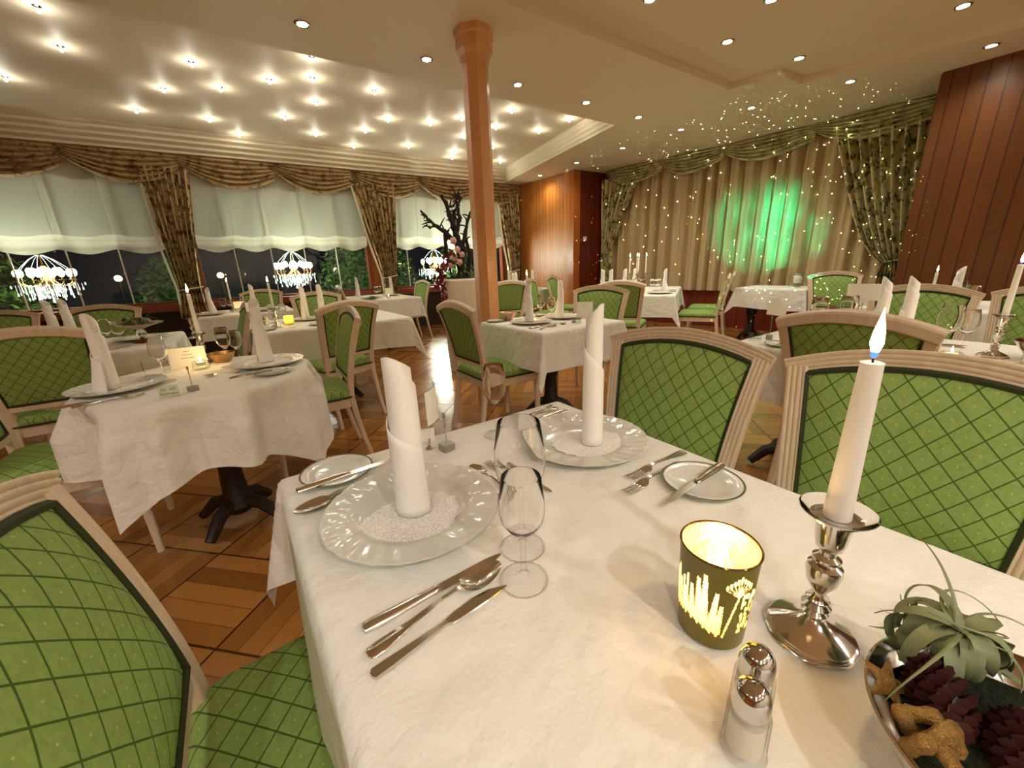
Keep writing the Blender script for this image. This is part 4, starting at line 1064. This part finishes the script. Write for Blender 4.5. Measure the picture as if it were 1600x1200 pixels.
def b_air():
    t = thing('air_plant'); ra = random.Random(11)
    for k in range(64):
        a = k * 2.39996 + ra.uniform(-.2, .2); L = ra.uniform(.06, .13); w = ra.uniform(.004, .0095) if k % 3 else .0014; lift = ra.uniform(.1, .9); curl = ra.uniform(3.0, 9.0) * (1 if k % 9 else .2); sw = ra.uniform(-3.6, 3.6)
        pts = []; p = Vector((0, 0, .0)); el = lift * 1.2; az = a; N = 18
        for j in range(N + 1):
            pts.append((p.copy(), az, el)); d = Vector((math.cos(az) * math.cos(el), math.sin(az) * math.cos(el), math.sin(el))); p = p + d * (L / N)
            el -= curl / N; az += sw / N
        m = MB(); vs = []
        for j, (p, az2, el2) in enumerate(pts):
            f = j / N; ww = w * (1 - f ** 2) + .0004; sd = Vector((-math.sin(az2), math.cos(az2), 0)); up = Vector((-math.sin(el2) * math.cos(az2), -math.sin(el2) * math.sin(az2), math.cos(el2)))
            zf = lambda v: (v.x, v.y, max(v.z, -.028))
            vs += [zf(p - sd * ww), zf(p - up * ww * .35), zf(p + sd * ww), zf(p - up * ww * .35 + up * .0012)]
        m.loft([vs[4 * j:4 * j + 4] for j in range(N + 1)]); obj('leaf', m, M['air_leaf'], t, 60)
    return t
place('air', b_air, (.497, .008, Z + .088), .6, 'curly grey green air plant on the rim of the silver bowl', 'air plant', 'air plants')

# ------------------------------------------------------------------ round table at left
ware('charger', -.45, 2.19, 0, 'charger plate at the left end of the round table')
napkin('c', -.465, 2.17, 200, 'leaning rolled napkin at the left end of the round table', s=1.05)
ware('charger', .085, 2.26, 0, 'charger plate at the right end of the round table')
napkin('b', .075, 2.28, 20, 'rolled napkin at the right end of the round table', s=1.02)
doily(-.44, 2.17, 0, 'white lace doily on the left plate of the round table'); doily(.085, 2.26, 0, 'white lace doily on the right plate of the round table')
ware('knife', -.50, 2.00, 8, 'knife at the left front edge of the round table'); ware('fork', -.44, 1.985, 10, 'fork at the left front edge of the round table')
ware('bread', .085, 2.03, 0, 'bread plate at the right front edge of the round table'); ware('knife', .085, 2.03, 12, 'knife lying across the bread plate of the round table', T + .011); ware('fork', .02, 2.085, 12, 'fork beside the bread plate of the round table')
ware('spoon', -.10, 2.17, 170, 'small spoon in the middle of the round table', T + .001, (.7, .7, .7))
glass('t', -.30, 2.20, 'front wine glass behind the reserved sign on the round table'); place('tumbler', b_tumbler, (-.345, 2.29, T + .001), 0, 'short tumbler left of the wine glass on the round table', 'tumbler')
glass('t', -.075, 2.345, 'left of the paired wine glasses beside the gold bowl'); glass('w', -.03, 2.385, 'right of the paired wine glasses beside the gold bowl')
c = card_mesh(.145, .098, 0, 3); c.location = (-.235, 2.47, T + .001); c.rotation_euler = (math.radians(-12), 0, math.radians(2)); tag(c, 'white menu card leaning at the back of the round table', 'card')
place('crystal', b_crystal, (-.185, 2.385, T + .001), 0, 'crystal tealight holder in front of the menu card on the round table', 'candle holder', 'crystal tealight holders')
m = MB(); m.lathe([(0, 0), (.035, 0), (.055, .02), (.062, .045), (.060, .046), (.052, .022), (0, .012)], 30); tag(obj('gold_bowl', m, M['gold_plain'], None, 40, (-.105, 2.515, T + .001)), 'small gold bowl at the back of the round table', 'bowl')
place('air', b_air, (-.105, 2.515, T + .030), 2.0, 'dry air plant in the gold bowl of the round table', 'air plant', 'air plants', (.6, .6, .6))
stick(-.175, 2.555, 10, 'candlestick behind the menu card of the round table', s=.9); candle('s', -.175, 2.555, T + .146, 'tall candle behind the menu card of the round table')
place('cube', b_cardcube, (-.195, 1.945, T + .001), math.radians(35), 'square metal card stand at the front of the round table', 'card stand', 'metal card stands')
place('sign', sign_builder('Nr. 102', 'Reserviert'), (-.262, 1.90, T + .001), math.radians(-6), 'clear acrylic reserved sign at the front of the round table', 'table sign', None)

# ------------------------------------------------------------------ votive table, left of centre
ware('charger', .56, 4.12, 0, 'charger plate behind the chair back on the votive table'); ware('charger', .98, 4.12, 0, 'charger plate hidden behind the chair back on the votive table')
napkin('b', .53, 4.15, 150, 'left of two napkins behind the glowing votive'); napkin('b', .68, 4.18, 200, 'right of two napkins behind the glowing votive')
ware('bread', .17, 3.66, 0, 'bread plate at the near edge of the votive table'); ware('knife', .17, 3.66, 12, 'knife across the bread plate of the votive table', T + .011); ware('fork', .28, 3.64, -10, 'fork beside the bread plate of the votive table')
ware('bread', .55, 3.66, 0, 'bread plate left of the chair back on the votive table')
place('votive', b_votive_small, (.36, 3.90, T + .001), 0, 'small glowing yellow votive left of the two napkins', 'votive glass', None)
stick(.255, 3.80, 0, 'dark silver candlestick left of the glowing votive', s=.95); candle('s', .255, 3.80, T + .154, 'tall candle left of the glowing votive')
glass('w', .34, 4.06, 'wine glass behind the glowing votive'); glass('w', .26, 4.12, 'second wine glass behind the candle of the votive table')
place('salt', b_shaker, (.19, 3.92, T + .001), .2, 'rounded shaker left of the candle on the votive table', 'salt shaker', 'salt and pepper shakers')

# ------------------------------------------------------------------ window table with four glasses
napkin('c', -.22, 5.72, 10, 'flared napkin below the left tied curtain'); napkin('b', .20, 5.70, 160, 'napkin just behind the round table napkin')
ware('charger', -.24, 5.62, 0, 'charger plate under the flared napkin by the curtain'); ware('charger', .30, 5.62, 0, 'charger plate right of the glasses on the second window table')
for k, (x, y) in enumerate(((-.10, 5.70), (-.04, 5.78), (.05, 5.72), (.11, 5.80))): glass('w', x, y, '%s of the four glasses around the card below the second window' % ['leftmost', 'second', 'third', 'rightmost'][k])
c = card_mesh(.10, .08, 0); c.location = (.045, 5.66, T + .045); tag(c, 'cream card among the four glasses on the window table', 'card')
place('crystal', b_crystal, (.055, 5.55, T + .001), 0, 'crystal tealight holder among the four glasses', 'candle holder', 'crystal tealight holders', (.8, .8, .8))
stick(-.02, 5.95, 0, 'candlestick behind the four glasses below the second window', s=.85); candle('s', -.02, 5.95, T + .138, 'tall candle behind the four glasses below the second window')

# ------------------------------------------------------------------ table with the cake stand
napkin('b', -1.04, 4.02, 90, 'left of the twin napkins above the dark chair back'); napkin('b', -.97, 4.05, 90, 'right of the twin napkins above the dark chair back')
glass('t', -.69, 3.50, 'left wine glass on the cake stand table'); glass('w', -.645, 3.55, 'right wine glass on the cake stand table')
ware('charger', -.60, 3.90, 0, 'charger plate on the cake stand table behind the glasses')
t = thing('cake_stand', (-.565, 3.72, T + .001)); m = MB(); m.lathe([(0, 0), (.06, 0), (.05, .006), (.02, .022), (.012, .03), (.010, .036)], 24); obj('base', m, M['brass'], t)
m = MB(); m.ell((0, 0, .062), (.03, .03, .028), 18, 12); obj('glass_ball', m, M['glass'], t)
m = MB(); m.lathe([(0, .090), (.018, .09), (.05, .104), (.135, .128), (.136, .132), (.05, .110), (0, .106)], 36); obj('dish', m, M['pinkgold'], t)
tag(t, 'glass cake stand on a ball stem at left, below the window', 'cake stand')
place('air', b_air, (-.60, 3.73, T + .150), 1.0, 'dried air plant on the glass cake stand, left side', 'air plant', 'air plants', (1.3, 1.3, 1.3)); place('air', b_air, (-.53, 3.72, T + .150), 3.3, 'dried air plant on the glass cake stand, right side', 'air plant', 'air plants', (1.2, 1.2, 1.3))
stick(-.275, 3.02 + .62, 0, 'candlestick at the right edge of the cake stand table', s=.85)
glass('w', -1.14, 3.62, 'wine glass above the dark chair back at the left edge'); glass('w', -1.18, 3.78, 'second wine glass above the dark chair back at the left edge')

# ------------------------------------------------------------------ window table left of the planter
ware('charger', 1.70, 6.20, 0, 'charger plate beside the grey green plant bowl'); ware('charger', 2.14, 6.55, 0, 'charger plate under the napkin by the planter')
napkin('c', 2.14, 6.55, 180, 'flared napkin right of the card on the window table'); napkin('b', 1.66, 6.75, 30, 'napkin at the foot of the second tied curtain')
m = MB(); m.lathe([(0, 0), (.04, 0), (.07, .04), (.068, .041), (0, .012)], 24); tag(obj('plant_bowl', m, M['acrylic'], None, 40, (1.66, 5.98, T + .001)), 'small bowl holding the grey green plant on the window table', 'bowl')
place('air', b_air, (1.66, 5.98, T + .04), 0, 'bushy grey green plant in front of the second tied curtain', 'air plant', 'air plants', (1.1, 1.1, 1.0))
c = card_mesh(.12, .09, 0); c.location = (2.0, 6.25, T + .05); tag(c, 'small cream card at the foot of the second tied curtain', 'card')
place('crystal', b_crystal, (1.90, 5.98, T + .001), 0, 'crystal tealight holder in front of the small cream card', 'candle holder', 'crystal tealight holders')
for k, (x, y) in enumerate(((1.82, 6.30), (1.90, 6.42))): glass('w', x, y, '%s wine glass left of the small cream card' % ['front', 'rear'][k])

# ------------------------------------------------------------------ middle table
ware('charger', 1.80, 2.385, 0, 'charger plate at the left side of the middle table'); napkin('b', 1.80, 2.41, -20, 'napkin at the left side of the middle table', s=1.0)
ware('charger', 2.15, 2.42, 0, 'charger plate behind the card on the middle table'); napkin('c', 2.13, 2.43, 170, 'napkin behind the card on the middle table')
ware('bread', 1.66, 2.66, 0, 'bread plate at the left corner of the middle table'); ware('bread', 2.10, 2.68, 0, 'bread plate behind the glasses of the middle table')
ware('knife', 1.72, 2.18, 8, 'knife at the near corner of the middle table'); ware('fork', 1.75, 2.12, 14, 'fork at the near corner of the middle table')
ware('spoon', 1.86, 2.16, 8, 'spoon at the near corner of the middle table')
ware('fork', 2.02, 2.56, 60, 'fork between the votive and glass of the middle table')
glass('t', 1.94, 2.44, 'rear wine glass of the middle table, beside the candle'); glass('t', 1.865, 2.225, 'front wine glass of the middle table')
stick(1.93, 2.60, 0, 'slim candlestick beside the left napkin of the middle table', s=.8); candle('s', 1.93, 2.60, T + .130, 'burning candle beside the left napkin of the middle table')
place('crystal', b_crystal, (1.93, 2.53, T + .001), 0, 'bright crystal tealight holder on the middle table', 'candle holder', 'crystal tealight holders')
m = MB(); m.lathe([(0, 0), (.03, 0), (.045, .02), (.07, .065), (.068, .066), (0, .014)], 8); tag(obj('faceted_bowl', m, M['pinkgold'], None, 15, (1.77, 2.64, T + .001)), 'faceted rose gold bowl left of the middle table napkin', 'bowl')
place('air', b_air, (1.78, 2.645, T + .055), 1.4, 'small plant in the faceted rose gold bowl', 'air plant', 'air plants', (.55, .55, .5))
c = card_mesh(.125, .125, 0, 1); c.location = (2.245, 2.275, T + .001); c.rotation_euler = (math.radians(-8), 0, math.radians(-38)); tag(c, 'white menu card at the right of the middle table', 'card')
place('sign', None, (1.995, 2.10, T + .001), math.radians(-36), 'clear acrylic sign at the near edge of the middle table', 'table sign', None)
place('cube', b_cardcube, (2.02, 2.16, T + .001), .3, 'thin metal card stand behind the acrylic sign of the middle table', 'card stand', 'metal card stands', (.8, .8, .8))

# ------------------------------------------------------------------ candelabra table
def on6(p, q): return T6(p, q)
t = thing('candelabra', (*on6(.42, .50), T + .001), .6); m = MB(); m.lathe([(0, 0), (.07, 0), (.06, .01), (.02, .03), (.012, .06), (.02, .09), (.010, .12), (.012, .20), (.02, .24), (.018, .27), (0, .27)], 24); obj('stem', m, M['silver'], t)
arms = [(.13, 0), (-.13, 0), (0, .10), (0, -.10)]
for dx, dy in arms[:]:
    m = MB(); m.tube([(0, 0, .20), (dx * .5, dy * .5, .16), (dx, dy, .18), (dx, dy, .225)], .007, 8); m.lathe([(0, .222), (.022, .228), (.022, .232), (.012, .234), (.014, .25), (0, .25)], 14, (dx, dy, 0)); obj('arm', m, M['silver'], t)
tag(t, 'silver candelabra holding four burning candles', 'candelabra')
x0, y0 = on6(.42, .50); cs, sn = math.cos(.6), math.sin(.6)
for k, (dx, dy) in enumerate(arms): candle('s', x0 + dx * cs - dy * sn, y0 + dx * sn + dy * cs, T + .25 + .001, '%s candle of the candelabra' % ['right rear', 'left front', 'left rear', 'right front'][k])
for p, q, k, lb in ((.10, .88, 'b', 'leftmost napkin of the candelabra table'), (.22, .80, 'b', 'second napkin from the left on the candelabra table'), (.44, .66, 'b', 'napkin just left of the candelabra stem'), (.62, .56, 'b', 'napkin just right of the candelabra stem'), (.62, .17, 'c', 'rightmost flared napkin of the candelabra table')):
    x, y = on6(p, q); napkin(k, x, y, 200, lb); ware('charger', x, y, 0, 'charger plate under the ' + lb)
x, y = on6(.30, .20); ware('charger', x, y, 0, 'charger plate at the near corner of the candelabra table')
for k, (p, q) in enumerate(((.46, .26), (.52, .32), (.56, .24), (.12, .70), (.24, .66))):
    x, y = on6(p, q); glass('w', x, y, '%s on the candelabra table' % ['front wine glass left of the rightmost napkin', 'rear wine glass left of the rightmost napkin', 'third wine glass left of the rightmost napkin', 'wine glass between the two leftmost napkins', 'wine glass right of the second napkin'][k])
x, y = on6(.06, .80); place('cube', b_cardcube, (x, y, T + .001), .3, 'card stand at the left end of the candelabra table', 'card stand', 'metal card stands'); c = card_mesh(.05, .06, 0); c.location = (x, y, T + .09); c.rotation_euler.z = -.7; tag(c, 'small white card at the left end of the candelabra table', 'card')

# ------------------------------------------------------------------ side table, right tables
t = thing('glass_sphere', (6.07, 2.30, T + .001)); m = MB(); m.ell((0, 0, .105), (.10, .10, .10), 24, 16); obj('sphere', m, M['acrylic'], t); m = MB(); m.lathe([(0, 0), (.045, 0), (.045, .012), (0, .012)], 20); obj('stand', m, M['acrylic'], t)
m = MB(); m.ell((.0, 0, .10), (.055, .05, .05), 12, 8); obj('dried_filling', m, M['doily'], t); tag(t, 'clear glass sphere on the side table below the green light', 'ornament')
ware('bread', 2.16, .84, 0, 'bread plate left of the shaded chair back'); ware('knife', 2.16, .84, 190, 'knife across the bread plate left of the shaded chair', T + .011)
place('sign', None, (2.20, .985, T + .001), math.radians(-58), 'acrylic reserved sign left of the shaded chair', 'table sign', None)
place('cube', b_cardcube, (2.29, .955, T + .001), .3, 'metal card stand left of the shaded chair', 'card stand', 'metal card stands', (1, 1, 1.35)); c = card_mesh(.085, .065, 0); c.location = (2.30, .945, T + .125); c.rotation_euler = (0, .1, math.radians(-68)); tag(c, 'white card above the left corner of the shaded chair', 'card')
napkin('b', 2.66, .615, 60, 'left of the two upright napkins behind the candle flame', s=.98); ware('charger', 2.66, .615, 0, 'charger plate under the left napkin behind the candle flame')
napkin('b', 2.72, .53, 60, 'right of the two upright napkins behind the candle flame', s=.98)
c = card_mesh(.15, .085, 0); c.location = (2.72, .71, T + .18); c.rotation_euler.z = math.radians(-75); tag(c, 'horizontal white card held beside the napkins behind the candle flame', 'card')
place('cube', b_cardcube, (2.72, .712, T + .001), .3, 'tall card stand beside the napkins behind the candle flame', 'card stand', 'metal card stands', (1, 1, 1.9))
glass('v', 2.42, .80, 'left wine glass above the shaded chair back'); glass('w', 2.50, .77, 'middle wine glass above the shaded chair back'); glass('v', 2.56, .72, 'right wine glass above the shaded chair back')
glass('v', 2.33, .325, 'tall wine glass at the right of the shaded chair back'); glass('t', 2.42, .285, 'wine glass with a white rim right of the tall one')
place('crystal', b_crystal, (2.20, .335, T + .001), 0, 'crystal tealight holder at the right of the shaded chair', 'candle holder', 'crystal tealight holders'); place('crystal', b_crystal, (2.27, .29, T + .001), .3, 'second crystal holder below the tall wine glass', 'candle holder', 'crystal tealight holders')
ware('spoon', 2.14, .27, 160, 'spoon at the right corner of the shaded chair back'); ware('knife', 2.62, .40, 100, 'knife at the back edge of the right table')
stick(2.49, .205, 0, 'silver candlestick at the right picture edge'); candle('s', 2.49, .205, T + .1605, 'burning candle at the right picture edge')
place('salt', b_shaker, (2.40, .105, T + .001), .2, 'glass shaker at the right picture edge', 'salt shaker', 'salt and pepper shakers')
m = MB(); m.lathe([(0, 0), (.045, 0), (.06, .01), (.09, .05), (.105, .075), (.103, .076), (0, .016)], 30); tag(obj('silver_bowl', m, M['silver'], None, 40, (2.50, .06, T + .001)), 'silver plant bowl behind the shaker at the right edge', 'bowl')
place('air', b_air, (2.50, .06, T + .07), .5, 'wispy plant in the silver bowl at the right edge', 'air plant', 'air plants')
m = MB(); m.loft([rrect(.045, .03, .006, 0), rrect(.045, .03, .006, .05)]); tag(obj('white_box', m, M['plastic'], None, 40, (4.42, .76, T + .001)), 'small white box under the far right candle', 'box')
candle('s', 4.42, .755, T + .052, 'burning candle standing on the white box near the wood panel')
napkin('b', 4.30, .615, 250, 'napkin in front of the right wood panel', s=.95); place('air', b_air, (4.55, .60, T + .14), .2, 'dried plant behind the napkin at the right wood panel', 'air plant', 'air plants')
m = MB(); m.lathe([(0, 0), (.05, 0), (.04, .02), (.03, .08), (.07, .135), (.068, .136), (0, .09)], 20); tag(obj('plant_vase', m, M['brass'], None, 40, (4.55, .60, T + .001)), 'small vase with the dried plant near the wood panel', 'vase')
glass('w', 4.42, .535, 'wine glass right of the napkin near the wood panel', .95)

# ------------------------------------------------------------------ table in front of the orange panel
napkin('b', 4.25, 5.56, 30, 'thin napkin in front of the orange panel'); ware('charger', 4.25, 5.56, 0, 'charger plate in front of the orange panel')
candle('s', 3.86, 5.72, T + .13, 'candle just right of the pillar'); stick(3.86, 5.72, 0, 'candlestick just right of the pillar', s=.8)
napkin('b', 3.93, 5.68, 10, 'left napkin between the pillar and the orange panel', s=.9); napkin('b', 4.02, 5.72, 60, 'right napkin between the pillar and the orange panel', s=.95)
glass('w', 4.30, 5.80, 'wine glass left of the thin napkin by the orange panel')

# ------------------------------------------------------------------ planter with branches and orchids
PX, PY = 2.17, 4.15
t = thing('planter', (PX, PY, 0)); m = MB()
m.lathe([(.0, 0), (.20, 0), (.21, .01)] + [(.205 + .045 * z + .004 * (k % 2), .02 + z) for k, z in [(k, k * 1.02 / 60) for k in range(61)]] + [(.235, 1.05), (.23, 1.0), (0, 1.0)], 48); obj('ribbed_pot', m, M['pot'], t, 60)
tag(t, 'tall ribbed cream planter behind the pillar', 'planter')
t = thing('branch_arrangement', (PX, PY, 1.0)); rb = random.Random(4)
def branch(pts, r0, twigs=0, rr=.7):
    m = MB(); P = [Vector(p) for p in pts]; path = []
    for a, b in zip(P, P[1:]):
        for k in range(4): path.append(a.lerp(b, k / 4) + Vector((rb.uniform(-1, 1), rb.uniform(-1, 1), rb.uniform(-1, 1))) * .008)
    path.append(P[-1]); n = len(path); m.tube(path, [1.7 * r0 * (1 - rr * k / n) * (1 + .25 * math.sin(k * 2.2)) for k in range(n)], 7)
    for k in range(twigs):
        i = rb.randrange(2, n - 1); d = Vector((rb.uniform(-1, .5), rb.uniform(-.6, .6), rb.uniform(-.6, 1))).normalized() * rb.uniform(.04, .13)
        m.tube([path[i], path[i] + d * .5 + Vector((0, 0, .01)), path[i] + d], [.010, .008, .004], 5)
    obj('branch', m, M['bark'], t)
branch([(-.02, 0, -.02), (.0, 0, .28), (-.02, 0, .45), (-.06, 0, .58), (-.10, 0, .76), (-.17, 0, .90)], .030, 8)
branch([(-.02, 0, .42), (-.12, 0, .50), (-.22, .0, .57), (-.33, 0, .64), (-.42, 0, .74)], .018, 12)
branch([(-.28, 0, .60), (-.33, 0, .57), (-.38, .0, .62)], .008, 2)
branch([(-.16, 0, .52), (-.17, 0, .35), (-.13, 0, .12), (-.10, 0, -.02)], .015, 4)
branch([(-.04, 0, .52), (.03, 0, .68), (.0, 0, .86)], .018, 10); branch([(.02, 0, .3), (.10, .02, .55), (.16, 0, .75)], .018, 8); branch([(.06, 0, .0), (.12, .0, .3), (.08, 0, .5)], .02, 6)
branch([(-.06, 0, .58), (-.02, .03, .75), (.06, 0, .88)], .014, 10); branch([(-.12, 0, .78), (-.04, .0, .80), (.04, 0, .92)], .010, 8)
for k, (x, y, z, s) in enumerate(((-.13, -.12, .44, .042), (-.10, -.14, .35, .038), (-.14, -.13, .27, .042), (-.09, -.15, .22, .038), (-.17, -.10, .19, .034), (-.05, -.14, .30, .034))):
    m = MB()
    for j in range(5):
        a = 2 * PI * j / 5 + .3 * k; q = []
        m.grid(lambda u, v, a=a: (x + s * (v * math.cos(a) - (u - .5) * 1.1 * math.sin(PI * min(v * .9 + .05, 1)) * math.sin(a)), y - .012 + .02 * v * v, z + s * (v * math.sin(a) + (u - .5) * 1.1 * math.sin(PI * min(v * .9 + .05, 1)) * math.cos(a))), 4, 5)
    m.ell((x, y - .018, z), (.008, .01, .008), 8, 5); obj('orchid_flower', m, M['petal'], t, 80)
for k in range(60):
    f = k / 59; a = rb.uniform(-.6, .6); c = Vector((-.16 - .14 * math.sin(PI * min(1, f * 1.1)) + rb.uniform(-.06, .06), -.10 + rb.uniform(-.06, .06), .30 - .62 * f + rb.uniform(-.04, .04)))
    d = Vector((rb.uniform(-1, .4), rb.uniform(-.5, .3), rb.uniform(-1, .6))).normalized() * .05; e = d.cross(Vector((0, 1, .3))).normalized() * .020
    m = MB(); m.add([c - d, c - d * .2 + e, c + d, c - d * .2 - e, c + Vector((0, -.006, 0))], [(0, 1, 4), (1, 2, 4), (2, 3, 4), (3, 0, 4), (0, 3, 2, 1)]); obj('red_leaf' if k < 42 else 'trailing_leaf', m, M['red_leaf'] if k < 42 else M['leaf'], t)
for k in range(10):
    a = rb.uniform(0, 2 * PI); L = rb.uniform(.15, .3); m = MB(); pts = [(.04 * math.cos(a) + L * f * math.cos(a), .04 * math.sin(a) + L * f * math.sin(a), .02 + L * (1.2 * f - 1.0 * f * f)) for f in (0, .25, .5, .75, 1)]
    m.tube(pts, [.008, .010, .009, .006, .001], 6, flat=.25); obj('strap_leaf', m, M['leaf'], t)
m = MB(); m.lathe([(0, -.01), (.225, -.01), (.2, .03), (.1, .07), (0, .08)], 24, warp=lambda a, r, z: 1 + .06 * math.sin(5 * a)); obj('moss', m, M['bark'], t)
tag(t, 'arrangement of twisted dark branches, pink orchids and red leaves in the cream planter', 'plant arrangement')
# ------------------------------------------------------------------ green star projector on the floor
t = thing('laser_projector', (4.25, 1.08, T + .001), 0); m = MB(); m.loft([rrect(.06, .06, .02, 0), rrect(.06, .06, .02, .13)]); obj('housing', m, M['plastic'], t); m = MB(); m.lathe([(.022, .131), (.022, .139), (0, .137)], 16); obj('lens', m, M['chrome'], t)
tag(t, 'small pale laser projector standing on the far right table', 'projector')
def beam(name, energy, spot, blend, aim, gobo):
    d = bpy.data.lights.new(name, 'SPOT'); d.energy = energy; d.spot_size = math.radians(spot); d.spot_blend = blend; d.shadow_soft_size = 0.0; d.color = (1, 1, 1)
    o = bpy.data.objects.new(name, d); COL.objects.link(o); o.parent = t; o.location = (0, 0, .16)
    v = Vector(aim) - Vector((4.25, 1.08, T + .16)); o.rotation_euler = v.to_track_quat('-Z', 'Y').to_euler()
    d.use_nodes = True; nt = d.node_tree; em = next(n for n in nt.nodes if n.type == 'EMISSION')
    tc = nt.nodes.new('ShaderNodeTexCoord')
    def mth(op, a, b=0.0):
        x = nt.nodes.new('ShaderNodeMath'); x.operation = op
        for i, q in enumerate((a, b)):
            if hasattr(q, 'is_output'): nt.links.new(q, x.inputs[i])
            else: x.inputs[i].default_value = q
        return x.outputs[0]
    if gobo == 'dots':
        vo = nt.nodes.new('ShaderNodeTexVoronoi'); nt.links.new(tc.outputs['Normal'], vo.inputs['Vector']); vo.inputs['Scale'].default_value = 46
        nt.links.new(mth('LESS_THAN', vo.outputs['Distance'], .085), em.inputs[1]); em.inputs[0].default_value = (.75, 1.0, .55, 1)
    else:
        ns = nt.nodes.new('ShaderNodeTexNoise'); mp = nt.nodes.new('ShaderNodeMapping'); mp.inputs['Scale'].default_value = (1.6, .55, 1.0); nt.links.new(tc.outputs['Normal'], mp.inputs[0]); nt.links.new(mp.outputs[0], ns.inputs['Vector']); ns.inputs['Scale'].default_value = 5.5; ns.inputs['Detail'].default_value = 3
        nt.links.new(mth('MAXIMUM', mth('MULTIPLY', mth('SUBTRACT', ns.outputs['Fac'], .40), 4.0), .08), em.inputs[1]); em.inputs[0].default_value = (.0, 1.0, .54, 1)
beam('green_beam', 1000, 27, 1.0, (6.95, 3.12, 1.58), 'cloud')
beam('dot_beam', 20000, 82, 1.0, (6.9, 3.7, 1.9), 'dots')
